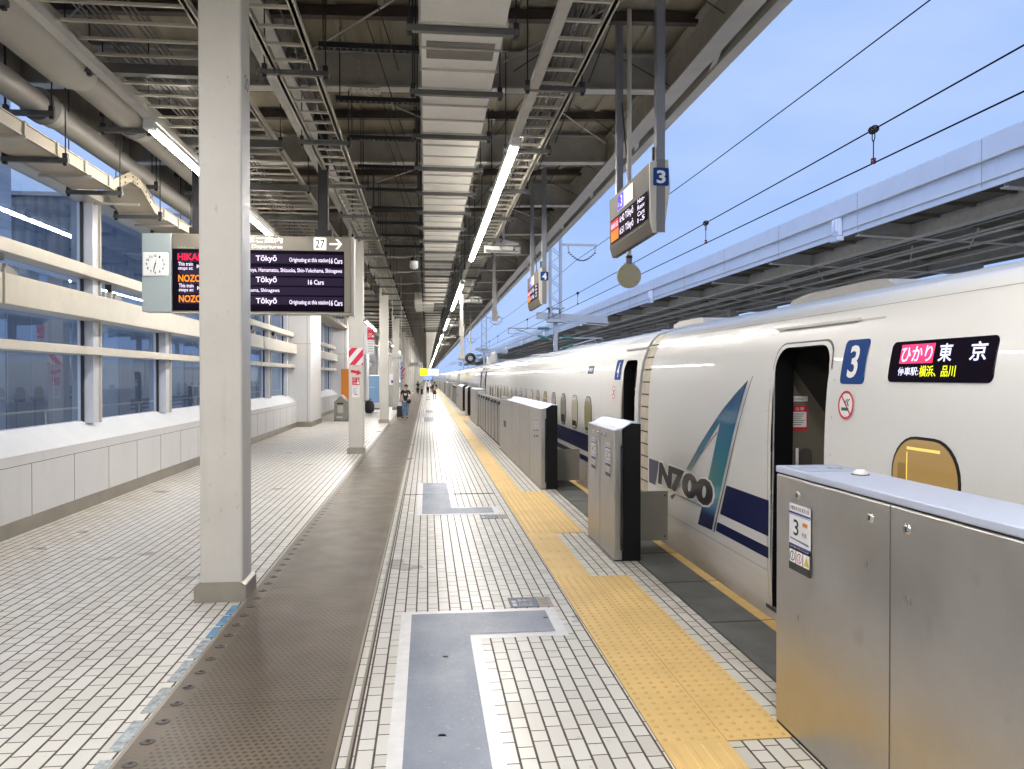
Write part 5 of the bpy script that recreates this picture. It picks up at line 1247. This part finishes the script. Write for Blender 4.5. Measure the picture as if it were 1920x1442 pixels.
# ================================================================== PEOPLE
skin = mat('skin', (.48, .30, .21), .5); hairm = mat('dark_hair', (.012, .010, .009), .45); tee = mat('black_tshirt', (.012, .012, .013), .8); jean = mat('blue_jeans', (.12, .20, .33), .8, noise=.35, nscale=9); shoe = mat('dark_shoe', (.02, .02, .022), .5)
def skinned(name, pts, edges, m_, parent, root=0, sub=1, extra=None):
    """pts: list of (x, y, z, radius); grown with a Skin modifier, returned as plain mesh"""
    import bmesh
    bm = bmesh.new(); lay = bm.verts.layers.skin.verify(); vs = []
    o0 = Vector(parent.location)
    for x, y, z, r in pts:
        v = bm.verts.new((x, y, z)); v[lay].radius = (r, r) if not isinstance(r, tuple) else r; vs.append(v)
    vs[root][lay].use_root = True
    for a, b in edges: bm.edges.new((vs[a], vs[b]))
    me = bpy.data.meshes.new('tmp'); bm.to_mesh(me); bm.free()
    o = bpy.data.objects.new('tmp', me); COL.objects.link(o)
    s_ = o.modifiers.new('s', 'SKIN'); s_.use_smooth_shade = True; q = o.modifiers.new('u', 'SUBSURF'); q.levels = q.render_levels = sub
    ev = bpy.data.meshes.new_from_object(o.evaluated_get(bpy.context.evaluated_depsgraph_get()))
    bpy.data.objects.remove(o); bpy.data.meshes.remove(me)
    m = MB(); m.add([Vector(v.co) + o0 for v in ev.vertices], [tuple(p.vertices) for p in ev.polygons], m_, True)
    if extra: extra(m, o0)
    bpy.data.meshes.remove(ev)
    return m.build(name, parent)
def person(label, x, y, H, arms, legs, top, bottom, hair='short', back=False, skirt=False, sleeve='short', bag=None, tilt=0, inner=None):
    t = thing('person', label, 'person', (x, y, .005)); F = 1 if back else -1
    S_ = lambda p: (p[0] * H, p[1] * H * (-F), p[2] * H, p[3] * H if not isinstance(p[3], tuple) else tuple(q * H for q in p[3]))
    # 0 pelvis 1 waist 2 chest 3 neck base 4 neck 5 head low 6 head top
    B = [(0, 0, .52, .072), (0, 0, .61, .066), (0, .0, .72, .078), (0, 0, .81, .05), (0, -.004, .855, .030), (.0 + tilt * .3, -.016, .895, .048), (tilt * .5, -.010, .945, .052)]
    E_ = [(0, 1), (1, 2), (2, 3), (3, 4), (4, 5), (5, 6)]
    fing = []
    for s_, (el, wr, hd) in zip((-1, 1), arms):
        i = len(B); B += [(s_ * .105, 0, .795, .034), (*el, .025), (*wr, .018), (*hd, .019)]; E_ += [(3, i), (i, i + 1), (i + 1, i + 2), (i + 2, i + 3)]; fing.append((wr, hd, s_))
    for s_, (kn, an, to) in zip((-1, 1), legs):
        i = len(B); B += [(s_ * .052, 0, .485, .058), (*kn, .037), (*an, .022), (*to, .02)]; E_ += [(0, i), (i, i + 1), (i + 1, i + 2), (i + 2, i + 3)]
    def ext(m, o0):
        P_ = lambda p: o0 + Vector((p[0] * H, p[1] * H * (-F), p[2] * H))
        for wr, hd, s_ in fing:      # five fingers curling at the end of each palm
            a, b = Vector(wr), Vector(hd); d = (b - a).normalized(); w_ = Vector((0, 1, 0)) if abs(d.y) < .7 else Vector((1, 0, 0))
            for q in range(4):
                c = b + w_ * (q - 1.5) * .009 + d * .012; L_ = (.026, .032, .029, .022)[q]; m.cyl(P_(c), P_(c + d * L_ * .6), .0052 * H, skin, 6); m.cyl(P_(c + d * L_ * .6), P_(c + d * L_ + Vector((-s_ * .012, 0, 0))), .0046 * H, skin, 6, .0035 * H)
            c = b + w_ * -.018 - d * .005; m.cyl(P_(c), P_(c + d * .022 + w_ * -.014), .006 * H, skin, 6, .004 * H)
        hx = tilt * .45
        m.cyl(P_((hx, -.058, .916)), P_((hx, -.076, .905)), .008 * H, skin, 6, .005 * H)     # nose
        for s_ in (-1, 1):
            m.cyl(P_((hx + s_ * .02, -.056, .925)), P_((hx + s_ * .02, -.061, .925)), .006 * H, hairm, 6); m.cyl(P_((hx + s_ * .053, -.005, .92)), P_((hx + s_ * .06, -.002, .92)), .014 * H, skin, 8, .008 * H)
        m.cyl(P_((hx - .014, -.058, .89)), P_((hx + .014, -.058, .89)), .004 * H, mat('lips', (.3, .11, .09), .5), 5)
    skinned('body', [S_(p) for p in B], E_, skin, t, 0, 1, ext)
    # hair
    m = MB(); hx = tilt * .45
    C_ = Vector((x + hx * H, y, 0)); n = 14
    def hp(r, z, dy): return [Vector((x + hx * H + r * H * math.cos(2 * math.pi * k / n), y + (-F) * dy * H + r * H * 1.08 * math.sin(2 * math.pi * k / n), .005 + z * H)) for k in range(n)]
    rows_ = [hp(.002, 1.004, .004), hp(.034, .998, .004), hp(.053, .975, .006), hp(.060, .952, .010)] + ([hp(.058, .925, .024), hp(.046, .90, .03)] if hair == 'short' else [hp(.060, .90, .026), hp(.058, .85, .034), hp(.052, .79, .036), hp(.03, .75, .036)])
    vs = [v for r in rows_ for v in r]; m.add(vs, [(i * n + k, i * n + (k + 1) % n, (i + 1) * n + (k + 1) % n, (i + 1) * n + k) for i in range(len(rows_) - 1) for k in range(n)], hairm, True); m.build('hair', t)
    # shirt
    Bs = [(0, 0, .50, .080), (0, 0, .61, .080), (0, 0, .72, .090), (0, 0, .80, .056)]; Es = [(0, 1), (1, 2), (2, 3)]
    for s_, (el, wr, hd) in zip((-1, 1), arms):
        i = len(Bs); k = .62 if sleeve == 'short' else 1; sh = Vector((s_ * .105, 0, .795)); e = sh + (Vector(el) - sh) * k
        Bs += [(sh.x, sh.y, sh.z, .044), (*e, .037 if k < 1 else .032)]; Es += [(3, i), (i, i + 1)]
        if sleeve != 'short': Bs += [(*(Vector(el) + (Vector(wr) - Vector(el)) * .9), .026)]; Es += [(i + 1, i + 2)]
    def tx(m, o0):
        if inner == 'print':
            P_ = lambda u, v: o0 + Vector((u * H, -.094 * H, v * H)); pr = mat('shirt_print', (.6, .6, .6), .7)
            for a, b, c, d in ((-.035, -.005, .685, .735), (.0, .035, .69, .73), (-.03, .03, .675, .683)): m.poly([P_(a, c), P_(b, c), P_(b, d), P_(a, d)], pr)
        if inner == 'dress':
            P_ = lambda u, v: o0 + Vector((u * H, -.093 * H, v * H)); m.poly([P_(-.03, .52), P_(.03, .52), P_(.035, .78), P_(-.035, .78)], mat('cream_dress', (.6, .52, .4), .7))
    skinned('shirt', [S_(p) for p in Bs], Es, top, t, 1, 1, tx)
    if skirt:
        m = MB(); m.lathe([(.07 * H, .56 * H), (.088 * H, .48 * H), (.11 * H, .30 * H), (.10 * H, .295 * H)], (x, y, .005), bottom, 18); m.build('skirt', t)
    else:
        Bt = [(0, 0, .53, .078)]; Et = []
        for s_, (kn, an, to) in zip((-1, 1), legs):
            i = len(Bt); Bt += [(s_ * .054, 0, .47, .066), (*kn, .049), (an[0], an[1], an[2] + .012, .036)]; Et += [(0, i), (i, i + 1), (i + 1, i + 2)]
        skinned('trousers', [S_(p) for p in Bt], Et, bottom, t, 0, 1)
    for s_, (kn, an, to) in zip((-1, 1), legs):
        skinned('shoe', [S_((an[0], an[1] + .012, .022, .026)), S_((to[0], to[1], .02, .026)), S_((to[0], to[1] - .03, .018, .018))], [(0, 1), (1, 2)], shoe, t, 0, 1)
    if bag: bag(t, H)
    return t
walk = [((-.058, -.02, .27), (-.06, .005, .05), (-.062, -.04, .02)), ((.05, -.05, .275), (.045, -.03, .05), (.045, -.075, .02))]
stand = [((-.055, -.008, .27), (-.055, 0, .05), (-.06, -.045, .02)), ((.055, -.008, .27), (.055, 0, .05), (.06, -.045, .02))]
carry = [((-.15, .02, .645), (-.165, .02, .51), (-.168, .02, .465)), ((.155, .0, .65), (.135, -.075, .56), (.10, -.10, .545))]
down = [((-.14, .01, .64), (-.145, -.02, .51), (-.145, -.03, .46)), ((.14, .01, .64), (.145, -.02, .51), (.145, -.03, .46))]
def manbag(t, H):
    m = MB(); o = t.location; m.lathe([(0, -.06), (.07, -.05), (.09, 0), (.07, .05), (0, .06)], (o.x + .10 * H, o.y - .12, .545 * H - .05), black, 14, 'y'); m.build('shoulder_bag', t)
person('person in black T-shirt and jeans pulling a black suitcase beside the columns', -.80, 29.7, 1.29, carry, walk, tee, jean, bag=manbag, tilt=.03, inner='print')
t = thing('suitcase', 'black wheeled suitcase with a white bag on top, pulled by the person in jeans', 'suitcase', (-1.02, 29.8, 0))
m = MB(); m.box(-1.13, -.90, 29.72, 29.92, .05, .47, black); m.build('shell', t, bevel=.03)
for x in (-1.10, -.93):
    m = MB(); m.cyl((x - .01, 29.75, .03), (x + .01, 29.75, .03), .03, rubber, 10); m.build('wheel', t)
m = MB(); m.tube([(-1.06, 29.84, .47), (-1.06, 29.82, .60), (-.98, 29.82, .60), (-.98, 29.84, .47)], .008, galv, 6); m.build('handle', t)
m = MB(); m.prism([(-1.10, .475), (-.94, .475), (-.95, .60), (-1.0, .63), (-1.08, .60)], 29.70, 29.80, white); tag(m.build('white_bag', loc=(-1.02, 29.75, .47)), 'small white bag resting on the black suitcase', 'bag')
white_s = mat('white_shirt', (.62, .62, .64), .7); blk = mat('black_trousers', (.012, .012, .014), .7); lav = mat('lavender_shirt', (.40, .36, .45), .7)
def hand(t, H):
    m = MB(); o = t.location; m.prism([(o.x - .07, .36 * H), (o.x + .07, .36 * H), (o.x + .06, .49 * H), (o.x - .06, .49 * H)], o.y - .22, o.y - .15, mat('dark_bag_brown', (.03, .02, .015), .5)); m.build('handbag', t)
person('person with long dark hair and black jacket walking towards the viewer', .55, 54, 1.24, [((-.14, .0, .65), (-.09, -.11, .56), (-.05, -.12, .54)), ((.14, .0, .65), (.09, -.11, .56), (.05, -.12, .54))], walk, mat('black_cardigan', (.015, .014, .016), .8), mat('brown_skirt', (.05, .025, .015), .8), hair='long', skirt=True, sleeve='long', bag=hand, inner='dress')
person('person in white shirt and dark trousers walking away in the distance', .12, 71, 1.27, down, walk, white_s, blk, back=True)
person('person in lavender shirt and dark trousers beside the one in white', .48, 74, 1.29, down, stand, lav, blk, back=True)
person('small distant person in black clothes beside the far columns', -.78, 70, 1.17, down, stand, mat('black_dress', (.014, .013, .015), .8), mat('black_skirt_cloth', (.014, .013, .015), .8), hair='long', sleeve='short')
for i, (x, y, lab) in enumerate(((-.42, 68, 'dark suitcase standing next to the distant person in black'),)):
    t = thing('suitcase', lab, 'suitcase', (x, y, 0)); m = MB(); m.box(x - .1, x + .1, y, y + .2, .05, .5, black); m.build('shell', t, bevel=.03); m = MB(); m.tube([(x - .05, y + .1, .5), (x - .05, y + .1, .75), (x + .05, y + .1, .75), (x + .05, y + .1, .5)], .012, galv, 6); m.build('handle', t)
